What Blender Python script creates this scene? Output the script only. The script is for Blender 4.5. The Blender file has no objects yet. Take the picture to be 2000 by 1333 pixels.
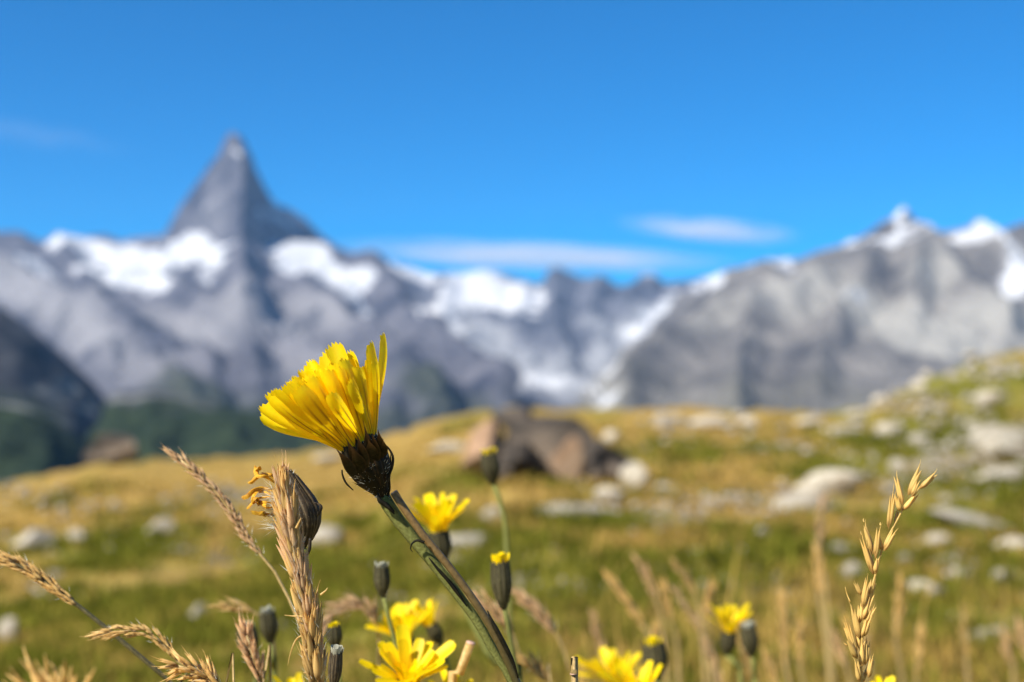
import bpy, math, random
import numpy as np
from mathutils import Vector, Matrix

random.seed(7)
RNG = np.random.default_rng(11)
S = bpy.context.scene
COL = S.collection

# ------------------------------------------------------------------ camera
FPX, CX, CY, HOR = 2400.0, 1000.0, 666.5, 790.0      # focal length / centre / eye level, in pixels of a 2000 px frame
PITCH = math.atan((HOR - CY) / FPX)
cam = bpy.data.cameras.new('camera')
cam.lens, cam.sensor_width = 36.0 * FPX / 2000.0, 36.0
cam.clip_start, cam.clip_end = 0.01, 90000.0
cam.dof.use_dof = True
cam.dof.focus_distance = 0.300
cam.dof.aperture_fstop = 11.0
cam_o = bpy.data.objects.new('camera', cam); COL.objects.link(cam_o)
cam_o.location = (0, 0, 0)
cam_o.rotation_euler = (math.pi / 2 + PITCH, 0, 0)
S.camera = cam_o
CR = np.array([1.0, 0, 0])
CF = np.array([0, math.cos(PITCH), math.sin(PITCH)])
CU = np.array([0, -math.sin(PITCH), math.cos(PITCH)])

# ------------------------------------------------------------------ sky and sun
SUN_AZ, SUN_EL = math.radians(-131), math.radians(42)   # azimuth from +Y towards +X
w = bpy.data.worlds.new('World'); S.world = w; w.use_nodes = True
nt = w.node_tree; nt.nodes.clear()
sky = nt.nodes.new('ShaderNodeTexSky'); sky.sky_type = 'NISHITA'; sky.sun_disc = False
sky.sun_elevation = SUN_EL; sky.sun_rotation = SUN_AZ
sky.altitude = 2600; sky.air_density = 1.0; sky.dust_density = 0.0; sky.ozone_density = 3.5
hs = nt.nodes.new('ShaderNodeHueSaturation'); hs.inputs['Saturation'].default_value = 1.7
bg = nt.nodes.new('ShaderNodeBackground'); bg.inputs[1].default_value = 0.083
wo = nt.nodes.new('ShaderNodeOutputWorld')
nt.links.new(sky.outputs[0], hs.inputs['Color']); nt.links.new(hs.outputs[0], bg.inputs[0]); nt.links.new(bg.outputs[0], wo.inputs[0])
sun = bpy.data.lights.new('sun', 'SUN'); sun.energy = 5.0; sun.angle = math.radians(0.53); sun.color = (1, 0.955, 0.88)
sun_o = bpy.data.objects.new('sun', sun); COL.objects.link(sun_o)
sd = Vector((math.sin(SUN_AZ) * math.cos(SUN_EL), math.cos(SUN_AZ) * math.cos(SUN_EL), math.sin(SUN_EL)))
sun_o.rotation_euler = sd.to_track_quat('Z', 'Y').to_euler()
sun_o.location = sd * 50
S.view_settings.view_transform = 'Standard'; S.view_settings.look = 'None'
S.view_settings.exposure = 0.95; S.view_settings.gamma = 1.0; S.view_settings.use_curve_mapping = False
S.cycles.use_denoising = True
try: S.cycles.denoiser = 'OPENIMAGEDENOISE'
except Exception: pass
S.cycles.max_bounces = 8; S.cycles.transparent_max_bounces = 8; S.cycles.volume_bounces = 2
S.cycles.sample_clamp_indirect = 6.0

# ------------------------------------------------------------------ helpers
def W(px, py, d):
    """point seen at pixel (px,py) at depth d metres in front of the camera"""
    px, py, d = np.asarray(px, float), np.asarray(py, float), np.asarray(d, float)
    return (((px - CX) / FPX * d)[..., None] * CR + ((CY - py) / FPX * d)[..., None] * CU + d[..., None] * CF)

def Wl(pts):
    a = np.array(pts, float); return W(a[:, 0], a[:, 1], a[:, 2])

def _hash(ix, iy, iz):
    h = (ix.astype(np.int64) * 374761393 + iy.astype(np.int64) * 668265263 + iz.astype(np.int64) * 2147483647 * 3) & 0xffffffff
    h = ((h ^ (h >> 13)) * 1274126177) & 0xffffffff
    h = ((h ^ (h >> 15)) * 2246822519) & 0xffffffff
    return ((h ^ (h >> 16)) & 0xffff) / 65535.0
def vnoise(p):
    p = np.asarray(p, float); i = np.floor(p); f = p - i; i = i.astype(np.int64); f = f * f * f * (f * (f * 6 - 15) + 10)
    r = 0
    for dx in (0, 1):
        for dy in (0, 1):
            for dz in (0, 1):
                wgt = (f[..., 0] if dx else 1 - f[..., 0]) * (f[..., 1] if dy else 1 - f[..., 1]) * (f[..., 2] if dz else 1 - f[..., 2])
                r = r + wgt * _hash(i[..., 0] + dx, i[..., 1] + dy, i[..., 2] + dz)
    return r
def fbm(p, o=4):
    r, a, t = 0, 1.0, 0
    for k in range(o):
        r = r + a * vnoise(p * 2.03 ** k + 17.3 * k); t += a; a *= 0.5
    return r / t
def ridged(p, o=4):
    r, a, t = 0, 1.0, 0
    for k in range(o):
        r = r + a * (1 - np.abs(2 * vnoise(p * 2.05 ** k + 31.7 * k) - 1)); t += a; a *= 0.52
    return r / t
def sstep(a, b, x):
    t = np.clip((x - a) / (b - a), 0, 1); return t * t * (3 - 2 * t)

def mesh(name, v, f, mat, smooth=True, attrs=None):
    m = bpy.data.meshes.new(name)
    m.from_pydata([tuple(x) for x in v] if not isinstance(v, list) else v, [], f if isinstance(f, list) else f.tolist())
    if smooth: m.polygons.foreach_set('use_smooth', np.ones(len(m.polygons), bool))
    for k, (dom, a) in (attrs or {}).items():
        a = np.asarray(a, np.float32)
        if a.ndim == 1:
            at = m.attributes.new(k, 'FLOAT', dom); at.data.foreach_set('value', a)
        else:
            at = m.attributes.new(k, 'FLOAT_COLOR', dom); at.data.foreach_set('color', np.c_[a, np.ones(len(a))].astype(np.float32).ravel())
    if mat: m.materials.append(mat)
    m.update(); return m

def grid_faces(nu, nv, closed_u=False):
    f = []
    for j in range(nv - 1):
        for i in range(nu if closed_u else nu - 1):
            a = j * nu + i; b = j * nu + (i + 1) % nu
            f.append((a, b, b + nu, a + nu))
    return f

def tagp(o, label=None, cat=None, group=None, kind=None):
    if label: o['label'] = label
    if cat: o['category'] = cat
    if group: o['group'] = group
    if kind: o['kind'] = kind
    return o
def thing(name, loc, label, cat, group=None):
    o = bpy.data.objects.new(name, None); COL.objects.link(o); o.location = tuple(loc); o.empty_display_size = 0.02
    return tagp(o, label, cat, group)
def wloc(o):
    p = np.array(o.location)
    while o.parent: o = o.parent; p = p + np.array(o.location)
    return p
def part(name, v, f, mat, root, smooth=True, attrs=None):
    """mesh part built from world coordinates"""
    m = mesh(name, np.asarray(v) - wloc(root), f, mat, smooth, attrs)
    o = bpy.data.objects.new(name, m); COL.objects.link(o); o.parent = root; return o
def inst(name, m, M, root):
    """part that shares mesh data, M = world matrix (all roots are unrotated)"""
    o = bpy.data.objects.new(name, m); COL.objects.link(o); o.parent = root
    l = wloc(root); o.matrix_basis = Matrix.Translation((-l[0], -l[1], -l[2])) @ M; return o
def join(parts):
    vs, fs, n = [], [], 0
    for v, f in parts:
        vs.append(np.asarray(v)); fs += [tuple(i + n for i in q) for q in f]; n += len(v)
    return np.concatenate(vs), fs

def norm(a):
    a = np.asarray(a, float); return a / np.maximum(np.linalg.norm(a, axis=-1, keepdims=True), 1e-12)
def catmull(p, n):
    p = np.asarray(p, float)
    if len(p) == 2: return p[0] + (p[1] - p[0]) * np.linspace(0, 1, n)[:, None]
    q = np.vstack([2 * p[0] - p[1], p, 2 * p[-1] - p[-2]])
    L = np.r_[0, np.cumsum(np.linalg.norm(np.diff(p, axis=0), axis=1))]
    s = np.linspace(0, L[-1], n); k = np.clip(np.searchsorted(L, s, side='right') - 1, 0, len(p) - 2)
    t = ((s - L[k]) / np.maximum(L[k + 1] - L[k], 1e-12))[:, None]
    a, b, c, d = q[k], q[k + 1], q[k + 2], q[k + 3]
    return 0.5 * (2 * b + (c - a) * t + (2 * a - 5 * b + 4 * c - d) * t ** 2 + (3 * b - 3 * c + d - a) * t ** 3)
def frames(p, up=None):
    t = norm(np.gradient(p, axis=0))
    n = np.cross(t[0], up if up is not None else -CF); n = norm(n) if np.linalg.norm(n) > 1e-6 else CR
    N = []
    for k in range(len(p)):
        n = n - t[k] * np.dot(n, t[k]); n = n / max(np.linalg.norm(n), 1e-9); N.append(n.copy())
    N = np.array(N); return t, N, np.cross(t, N)
def tube(p, r, sides=8, n=None, ribs=0.0, cap=True):
    """swept tube through world points; r radius list, returns v,f"""
    p = np.asarray(p, float); n = n or max(6, 4 * len(p))
    r0 = np.interp(np.linspace(0, 1, n), np.linspace(0, 1, len(r)), r) if np.ndim(r) else np.full(n, r)
    q = catmull(p, n); t, N, B = frames(q)
    a = np.linspace(0, 2 * math.pi, sides, endpoint=False)
    rr = 1 + ribs * np.where(np.arange(sides) % 2 == 0, 1, -1)
    v = q[:, None, :] + r0[:, None, None] * rr[None, :, None] * (np.cos(a)[None, :, None] * N[:, None, :] + np.sin(a)[None, :, None] * B[:, None, :])
    v = v.reshape(-1, 3); f = grid_faces(sides, n, True)
    if cap:
        f.append(tuple(range(sides))[::-1]); f.append(tuple(range(len(v) - sides, len(v))))
    return v, f
def mm(x): return x * 0.001

# ------------------------------------------------------------------ materials
def newmat(name):
    m = bpy.data.materials.new(name); m.use_nodes = True; n = m.node_tree; n.nodes.clear()
    o = n.nodes.new('ShaderNodeOutputMaterial'); return m, n, o
def nd(n, t, **k):
    x = n.nodes.new(t)
    for a, b in k.items():
        if a in x.inputs: x.inputs[a].default_value = b
        else: setattr(x, a, b)
    return x
def ramp(n, fac, stops):
    r = n.nodes.new('ShaderNodeValToRGB'); e = r.color_ramp.elements
    while len(e) < len(stops): e.new(0.5)
    for q, (p, c) in zip(e, stops): q.position = p; q.color = (*c, 1)
    n.links.new(fac, r.inputs[0]); return r.outputs[0]
def mixc(n, fac, a, b, mode='MIX'):
    x = n.nodes.new('ShaderNodeMix'); x.data_type = 'RGBA'; x.blend_type = mode
    for sck, val in ((x.inputs[0], fac), (x.inputs[6], a), (x.inputs[7], b)):
        if hasattr(val, 'is_output'): n.links.new(val, sck)
        else: sck.default_value = val if isinstance(val, (int, float)) else (*val[:3], 1)
    return x.outputs[2]
def plant_mat(name, c1, c2, scale=600, rough=0.55, trans=0.0, tcol=None, attr=None, c3=None, spec=0.3, bump=0.15, stretch=None):
    m, n, o = newmat(name)
    tc = nd(n, 'ShaderNodeTexCoord')
    vec = tc.outputs['Object']
    if stretch:
        mp = nd(n, 'ShaderNodeMapping'); mp.inputs['Scale'].default_value = stretch; n.links.new(vec, mp.inputs[0]); vec = mp.outputs[0]
    no = nd(n, 'ShaderNodeTexNoise', Scale=scale, Detail=4.0, Roughness=0.6); n.links.new(vec, no.inputs['Vector'])
    col = ramp(n, no.outputs[0], [(0.3, c1), (0.68, c2)])
    oi = nd(n, 'ShaderNodeObjectInfo')
    hv = nd(n, 'ShaderNodeHueSaturation')
    mr = nd(n, 'ShaderNodeMapRange'); mr.inputs[3].default_value = 0.8; mr.inputs[4].default_value = 1.18
    n.links.new(oi.outputs['Random'], mr.inputs[0]); n.links.new(mr.outputs[0], hv.inputs['Value']); n.links.new(col, hv.inputs['Color']); col = hv.outputs[0]
    if attr:
        at = nd(n, 'ShaderNodeAttribute', attribute_name=attr); col = mixc(n, at.outputs['Fac'], col, c3)
    b = nd(n, 'ShaderNodeBsdfPrincipled', Roughness=rough); n.links.new(col, b.inputs['Base Color']); b.inputs['Specular IOR Level'].default_value = spec
    if bump:
        bp = nd(n, 'ShaderNodeBump', Strength=bump, Distance=0.0005); n.links.new(no.outputs[0], bp.inputs['Height']); n.links.new(bp.outputs[0], b.inputs['Normal'])
    out = b.outputs[0]
    if trans:
        t = nd(n, 'ShaderNodeBsdfTranslucent')
        n.links.new(mixc(n, 1.0, col, tcol or (1, 1, 1), 'MULTIPLY'), t.inputs[0])
        mx = nd(n, 'ShaderNodeMixShader', Fac=trans); n.links.new(out, mx.inputs[1]); n.links.new(t.outputs[0], mx.inputs[2]); out = mx.outputs[0]
    n.links.new(out, o.inputs[0]); return m

M = {}
M['petal'] = plant_mat('petal_yellow', (1.0, 0.68, 0.002), (1.0, 0.80, 0.005), 500, 0.45, 0.5, None, 'stripe', (0.22, 0.085, 0.01), bump=0.1)
M['petal_dry'] = plant_mat('petal_withered', (0.42, 0.16, 0.01), (0.80, 0.47, 0.03), 900, 0.6, 0.35)
M['bract'] = plant_mat('bract_dark', (0.004, 0.004, 0.002), (0.022, 0.017, 0.007), 700, 0.6, 0.2, None, 'edge', (0.11, 0.055, 0.022), bump=0.4, spec=0.15)
M['cup'] = plant_mat('cup_dark', (0.006, 0.007, 0.004), (0.03, 0.03, 0.014), 1100, 0.6, 0, bump=0.5, spec=0.15)
M['cup_brown'] = plant_mat('cup_withered', (0.010, 0.007, 0.004), (0.05, 0.033, 0.016), 800, 0.6, 0.08, None, 'edge', (0.30, 0.22, 0.12), bump=0.4)
M['cup_green'] = plant_mat('cup_green', (0.018, 0.016, 0.007), (0.06, 0.05, 0.02), 900, 0.6, 0.1, bump=0.5, spec=0.15)
M['bract_green'] = plant_mat('bract_green', (0.020, 0.018, 0.008), (0.075, 0.064, 0.026), 800, 0.6, 0.2, None, 'edge', (0.20, 0.17, 0.10), bump=0.4, spec=0.15)
M['hair'] = plant_mat('plant_hair', (0.55, 0.52, 0.42), (0.72, 0.70, 0.60), 900, 0.4, 0.4, bump=0)
M['stem'] = plant_mat('stem_green', (0.13, 0.13, 0.03), (0.24, 0.245, 0.07), 1600, 0.7, 0.15, None, None, None, 0.1, 0.5)
M['stem_dark'] = plant_mat('stem_dark', (0.035, 0.030, 0.012), (0.105, 0.085, 0.032), 900, 0.45, 0.05, bump=0.4)
M['stub'] = plant_mat('stub_brown', (0.15, 0.085, 0.03), (0.28, 0.17, 0.06), 900, 0.45, 0.1, None, 'edge', (0.06, 0.048, 0.014), bump=0.4)
M['stub_cut'] = plant_mat('stub_cut', (0.45, 0.24, 0.16), (0.62, 0.40, 0.28), 1500, 0.7, 0, bump=0.4)
M['bud_white'] = plant_mat('bud_pale', (0.36, 0.35, 0.25), (0.50, 0.48, 0.37), 900, 0.6, 0.2, bump=0.2)
M['straw'] = plant_mat('straw', (0.62, 0.36, 0.09), (0.95, 0.70, 0.28), 700, 0.45, 0.45, None, 'edge', (0.30, 0.15, 0.06), bump=0.2)
M['straw_gold'] = plant_mat('straw_gold', (0.66, 0.40, 0.08), (0.95, 0.70, 0.24), 600, 0.42, 0.4, None, 'edge', (0.42, 0.22, 0.06), bump=0.2)
M['straw_pink'] = plant_mat('straw_pink', (0.62, 0.36, 0.15), (0.92, 0.68, 0.38), 700, 0.5, 0.45, None, 'edge', (0.24, 0.11, 0.07), bump=0.2)
M['straw_stem'] = plant_mat('straw_stem', (0.30, 0.20, 0.07), (0.48, 0.34, 0.14), 600, 0.5, 0.1, bump=0.2)

def rock_mat(name, c1, c2, c3, scale, bumpd=0.02):
    m, n, o = newmat(name)
    tc = nd(n, 'ShaderNodeTexCoord')
    no = nd(n, 'ShaderNodeTexNoise', Scale=scale, Detail=8.0, Roughness=0.65); n.links.new(tc.outputs['Object'], no.inputs['Vector'])
    n2 = nd(n, 'ShaderNodeTexNoise', Scale=scale * 0.35, Detail=3.0); n.links.new(tc.outputs['Object'], n2.inputs['Vector'])
    col = ramp(n, no.outputs[0], [(0.3, c1), (0.62, c2)])
    col = mixc(n, ramp(n, n2.outputs[0], [(0.48, (0, 0, 0)), (0.62, (1, 1, 1))]), col, c3)
    oi = nd(n, 'ShaderNodeObjectInfo'); hv = nd(n, 'ShaderNodeHueSaturation')
    mr = nd(n, 'ShaderNodeMapRange'); mr.inputs[3].default_value = 0.72; mr.inputs[4].default_value = 1.2
    n.links.new(oi.outputs['Random'], mr.inputs[0]); n.links.new(mr.outputs[0], hv.inputs['Value']); n.links.new(col, hv.inputs['Color'])
    b = nd(n, 'ShaderNodeBsdfPrincipled', Roughness=0.9); n.links.new(hv.outputs[0], b.inputs['Base Color'])
    bp = nd(n, 'ShaderNodeBump', Strength=0.7, Distance=bumpd); n.links.new(no.outputs[0], bp.inputs['Height']); n.links.new(bp.outputs[0], b.inputs['Normal'])
    n.links.new(b.outputs[0], o.inputs[0]); return m
M['stone'] = rock_mat('stone_pale', (0.25, 0.21, 0.15), (0.50, 0.435, 0.325), (0.23, 0.18, 0.115), 3.0)
M['boulder'] = rock_mat('boulder_brown', (0.012, 0.010, 0.008), (0.085, 0.062, 0.042), (0.19, 0.14, 0.095), 1.2, 0.05)
M['boulder_tan'] = rock_mat('boulder_rust', (0.14, 0.08, 0.04), (0.38, 0.23, 0.13), (0.26, 0.17, 0.10), 1.5, 0.04)

def terrain_mat(name, rock1, rock2, scree, veg1, veg2, snow, scale):
    m, n, o = newmat(name)
    tc = nd(n, 'ShaderNodeTexCoord'); vec = tc.outputs['Object']
    no = nd(n, 'ShaderNodeTexNoise', Scale=scale, Detail=9.0, Roughness=0.62); n.links.new(vec, no.inputs['Vector'])
    nb = nd(n, 'ShaderNodeTexNoise', Scale=scale * 6, Detail=4.0); n.links.new(vec, nb.inputs['Vector'])
    rock = ramp(n, no.outputs[0], [(0.32, rock1), (0.66, rock2)])
    def masked(col, attr, other, soft):
        at = nd(n, 'ShaderNodeAttribute', attribute_name=attr)
        ad = nd(n, 'ShaderNodeMath', operation='ADD'); n.links.new(at.outputs['Fac'], ad.inputs[0])
        su = nd(n, 'ShaderNodeMath', operation='MULTIPLY_ADD'); n.links.new(nb.outputs[0], su.inputs[0]); su.inputs[1].default_value = 0.5; su.inputs[2].default_value = -0.25
        n.links.new(su.outputs[0], ad.inputs[1])
        mr = nd(n, 'ShaderNodeMapRange'); mr.inputs[1].default_value = 0.5 - soft; mr.inputs[2].default_value = 0.5 + soft; n.links.new(ad.outputs[0], mr.inputs[0])
        return mixc(n, mr.outputs[0], col, other)
    col = masked(rock, 'scree', scree, 0.35)
    col = masked(col, 'veg', ramp(n, nb.outputs[0], [(0.35, veg1), (0.65, veg2)]), 0.3)
    col = masked(col, 'snow', snow, 0.12)
    b = nd(n, 'ShaderNodeBsdfPrincipled', Roughness=0.95); b.inputs['Specular IOR Level'].default_value = 0.1
    n.links.new(col, b.inputs['Base Color']); n.links.new(b.outputs[0], o.inputs[0]); return m
M['massif'] = terrain_mat('massif_rock', (0.022, 0.025, 0.040), (0.125, 0.120, 0.132), (0.195, 0.187, 0.19), (0.018, 0.024, 0.020), (0.05, 0.052, 0.036), (0.45, 0.45, 0.455), 0.0036)
M['massif_olive'] = terrain_mat('massif_olive', (0.040, 0.038, 0.040), (0.18, 0.164, 0.145), (0.25, 0.235, 0.205), (0.07, 0.066, 0.048), (0.12, 0.113, 0.085), (0.45, 0.45, 0.455), 0.0036)
M['massif_blue'] = terrain_mat('massif_blue', (0.024, 0.028, 0.042), (0.12, 0.122, 0.14), (0.22, 0.222, 0.23), (0.018, 0.024, 0.020), (0.05, 0.052, 0.036), (0.45, 0.45, 0.455), 0.0036)
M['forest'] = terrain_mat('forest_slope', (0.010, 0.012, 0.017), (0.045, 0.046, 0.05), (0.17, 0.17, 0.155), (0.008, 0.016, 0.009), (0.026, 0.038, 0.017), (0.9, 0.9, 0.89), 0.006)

# ------------------------------------------------------------------ meadow terrain
CR_PX = [-1600, -400, 0, 150, 300, 500, 700, 760, 820, 900, 1000, 1200, 1500, 1700, 2000, 3600]
CR_PY = [1010, 985, 950, 918, 902, 893, 876, 852, 832, 812, 802, 800, 806, 812, 814, 814]
HL_PX = [-2000, 1640, 1700, 1740, 1790, 1850, 1920, 2000, 2150, 2600, 3600]
HL_UP = [0, 0, 14, 40, 62, 86, 112, 130, 150, 200, 260]
YC = 60.0
def ground(x, y):
    x, y = np.asarray(x, float), np.asarray(y, float)
    ye = np.maximum(y, 1.5); a = x / ye; px = a * FPX + CX
    ec = -(np.interp(px, CR_PX, CR_PY) - HOR) / FPX
    up = np.interp(px, HL_PX, HL_UP) / FPX * sstep(8, 55, ye)
    yy = np.minimum(ye, YC)
    g = 0.32 * (yy ** -0.6 - YC ** -0.6)
    e = ec + up - g
    b = (fbm(np.stack([x * 0.35, y * 0.35, 0 * x], -1), 3) - 0.5) * 0.006 * np.clip(ye / 6, 0, 1) + (fbm(np.stack([x * 1.6, y * 1.6, 0 * x + 5], -1), 3) - 0.5) * 0.012 * np.clip(ye / 3, 0.3, 1)
    z = (e + b) * np.minimum(ye, YC)
    over = np.maximum(ye - YC, 0)
    z = z - 0.18 * over - 0.004 * over ** 2 * (over < 60) - (0.004 * 3600 + 0.48 * (over - 60)) * (over >= 60)
    return z
def hit(px, py):
    """where the pixel's ray first meets the meadow"""
    ys = np.exp(np.linspace(math.log(1.0), math.log(62), 900))
    d = norm(W(px, py, 1.0)); p = d[None, :] * (ys / d[1])[:, None]
    k = np.nonzero(p[:, 2] <= ground(p[:, 0], p[:, 1]))[0]
    k = k[0] if len(k) else len(ys) - 60
    return p[k].copy()

GREEN = [(200, 1085, 130, 40), (370, 1050, 90, 28), (300, 1170, 130, 40), (640, 1010, 60, 24), (1470, 1110, 170, 45), (1130, 1020, 70, 16), (960, 940, 120, 20),
         (1290, 890, 90, 22), (1760, 850, 80, 22), (1850, 870, 90, 30), (1500, 880, 60, 16), (1960, 965, 90, 18), (1000, 1090, 260, 60), (700, 1150, 200, 60),
         (1200, 1180, 240, 60), (1930, 740, 90, 40), (1830, 1190, 140, 50), (90, 1200, 150, 50), (520, 1250, 250, 60), (1870, 830, 70, 30), (1640, 920, 90, 20)]
DRY = [(250, 960, 260, 50), (1130, 835, 120, 25), (500, 930, 200, 22), (1280, 860, 180, 25), (1400, 1020, 200, 40), (780, 870, 120, 25), (1440, 960, 140, 30), (1250, 1085, 130, 24), (900, 1185, 110, 26), (1700, 1105, 110, 22), (320, 1125, 100, 18), (90, 1135, 80, 18), (1560, 1180, 120, 26), (560, 1120, 70, 16)]
def project(p):
    d = p @ CF; return CX + FPX * (p @ CR) / d, CY - FPX * (p @ CU) / d
def green_at(x, y):
    """share of green growth against dry grass over the meadow"""
    z = ground(x, y); p = np.stack([x, y, z], -1)
    px, py = project(np.where(y[..., None] > 0.5, p, np.array([0, 1.0, -0.4])))
    ls = np.log(np.maximum(y, 0.8)) * 3.0
    q = fbm(np.stack([px / 130.0, py / 38.0, ls * 0 + 2], -1), 4)
    v = 0.44 + (q - 0.5) * 1.6 + (fbm(np.stack([px / 42.0, py / 13.0, ls * 0 + 7], -1), 3) - 0.5) * 1.3
    for bx, by, rx, ry in GREEN: v = v + 0.62 * np.exp(-((px - bx) / rx) ** 2 - ((py - by) / ry) ** 2)
    for bx, by, rx, ry in DRY: v = v - 0.55 * np.exp(-((px - bx) / rx) ** 2 - ((py - by) / ry) ** 2)
    v = v - 0.30 * sstep(1120, 1000, py) * sstep(1900, 1300, px) + 0.04
    return np.clip(v, 0, 1)

yy = np.r_[np.linspace(-6, 1.4, 40), np.exp(np.linspace(math.log(1.5), math.log(170), 300))]
aa = np.linspace(-1.3, 1.3, 320)
Yg, Ag = np.meshgrid(yy, aa, indexing='ij'); Xg = Ag * np.maximum(np.maximum(Yg, 1.5), 4 - np.maximum(Yg, -6) * 0.2 * (Yg < 1.5)) 
Xg = Ag * np.maximum(Yg, 4.0)
Zg = ground(Xg, Yg)
gm, n, o = newmat('meadow_soil')
tc = nd(n, 'ShaderNodeTexCoord')
n1 = nd(n, 'ShaderNodeTexNoise', Scale=5.0, Detail=8.0, Roughness=0.7); n.links.new(tc.outputs['Object'], n1.inputs['Vector'])
at = nd(n, 'ShaderNodeAttribute', attribute_name='green')
dry = ramp(n, n1.outputs[0], [(0.3, (0.17, 0.10, 0.022)), (0.68, (0.44, 0.29, 0.075))])
grn = ramp(n, n1.outputs[0], [(0.3, (0.07, 0.075, 0.008)), (0.7, (0.25, 0.22, 0.03))])
b = nd(n, 'ShaderNodeBsdfPrincipled', Roughness=0.95); b.inputs['Specular IOR Level'].default_value = 0.1
n.links.new(mixc(n, at.outputs['Fac'], dry, grn), b.inputs['Base Color'])
bp = nd(n, 'ShaderNodeBump', Strength=0.8, Distance=0.03); n.links.new(n1.outputs[0], bp.inputs['Height']); n.links.new(bp.outputs[0], b.inputs['Normal'])
n.links.new(b.outputs[0], o.inputs[0]); M['soil'] = gm
gv = np.stack([Xg, Yg, Zg], -1).reshape(-1, 3)
go = bpy.data.objects.new('meadow_ground', mesh('meadow_ground', gv, grid_faces(len(aa), len(yy)), gm, True, {'green': ('POINT', green_at(gv[:, 0], gv[:, 1]))}))
COL.objects.link(go); tagp(go, 'sloping alpine meadow of dry and green grass', kind='structure')

# ------------------------------------------------------------------ mountains
def resample(poly, n):
    p = np.array(poly, float); L = np.r_[0, np.cumsum(np.hypot(np.diff(p[:, 0]), np.diff(p[:, 1])) + 1e-6)]
    s = np.linspace(0, L[-1], n); return np.stack([np.interp(s, L, p[:, k]) for k in range(3)], -1)
def blob(px, py, lst):
    r = np.zeros_like(px)
    for q in lst:
        bx, by, rx, ry = q[:4]; ang = math.radians(q[4]) if len(q) > 4 else 0; st = q[5] if len(q) > 5 else 1.0
        dx, dy = px - bx, py - by; u = dx * math.cos(ang) + dy * math.sin(ang); v = -dx * math.sin(ang) + dy * math.cos(ang)
        r = np.maximum(r, st * np.clip(1.5 - np.sqrt((u / rx) ** 2 + (v / ry) ** 2), 0, 1)) if st > 0 else r + st * np.clip(1.5 - np.sqrt((u / rx) ** 2 + (v / ry) ** 2), 0, 1)
    return np.clip(r, 0, 1)
def mountain(name, label, rows, nu, nv, mat, amp, nscale, snow=(), scree=(), veg=(), vegline=None, crest_amp=0.25, back=True, spurs=(), seed=0):
    R = [resample(r, nu) for r in rows]
    k = len(R); g = []
    for j in range(nv):
        t = j / (nv - 1) * (k - 1); i = min(int(t), k - 2); g.append(R[i] + (R[i + 1] - R[i]) * (t - i))
    g = np.array(g)
    px, py, d = g[..., 0], g[..., 1], g[..., 2]
    P = W(px, py, d)
    du, dv = np.gradient(P, axis=1), np.gradient(P, axis=0)
    N = norm(np.cross(dv, du)); N[..., 0] *= 1.0
    N = np.where((np.sum(N * norm(P), -1, keepdims=True) > 0), -N, N)
    q = P * nscale + seed * 7.7
    q2 = q * np.array([1.0, 0.8, 0.8])
    h = (ridged(q2, 5) - 0.62) * 1.5 + (fbm(q * 0.45 + 3, 3) - 0.5) * 1.2 + (ridged(q * 2.6 + 40, 4) - 0.62) * 0.55
    fade = crest_amp + (1 - crest_amp) * sstep(0, 0.22, np.linspace(0, 1, nv))[:, None]
    rel = h * amp * fade
    for s in spurs:   # (polyline px, width px, height m)
        pl, wd, ht = s; pl = np.array(pl, float); best = np.full(px.shape, 1e9)
        for a, b_ in zip(pl[:-1], pl[1:]):
            ab = b_ - a; tt = np.clip(((px - a[0]) * ab[0] + (py - a[1]) * ab[1]) / (ab @ ab), 0, 1)
            best = np.minimum(best, np.hypot(px - a[0] - ab[0] * tt, py - a[1] - ab[1] * tt))
        rel = rel + ht * 0.7 * np.clip(1 - best / wd, 0, 1) ** 1.2 * (0.6 + 0.8 * fbm(q * 1.3 + 60, 3))
    P = P + N * rel[..., None]
    nz = (fbm(q * 2.2 + 9, 4) - 0.5); nf = (fbm(q * 6.0 + 21, 3) - 0.5)
    at = {'snow': np.clip(blob(px + nz * 70, py + nz * 44, snow) + nf * 0.7 * (blob(px, py, snow) > 0.05), 0, 1) if len(snow) else np.zeros_like(px),
          'scree': blob(px + nz * 80, py + nz * 40, scree) if len(scree) else np.zeros_like(px),
          'veg': np.maximum(blob(px + nz * 60, py + nz * 30, veg) if len(veg) else np.zeros_like(px), sstep(vegline[0], vegline[1], py + nz * 60) if vegline else 0)}
    if back:
        bs = np.stack([P[0] + np.array([0, 1.0, 0]) * d[0][:, None] * 0.03 * q_ - np.array([0, 0, 1.0]) * d[0][:, None] * 0.028 * q_ ** 1.1 for q_ in (5, 3, 1.6, 0.6)])
        P = np.concatenate([bs, P]); at = {a_: np.concatenate([np.repeat(v_[:1], 4, 0), v_]) for a_, v_ in at.items()}
    v = P.reshape(-1, 3)
    ob = bpy.data.objects.new(name, mesh(name, v, grid_faces(nu, P.shape[0]), mat, False, {a_: ('POINT', v_.ravel()) for a_, v_ in at.items()}))
    COL.objects.link(ob); return tagp(ob, label, kind='structure')

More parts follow.
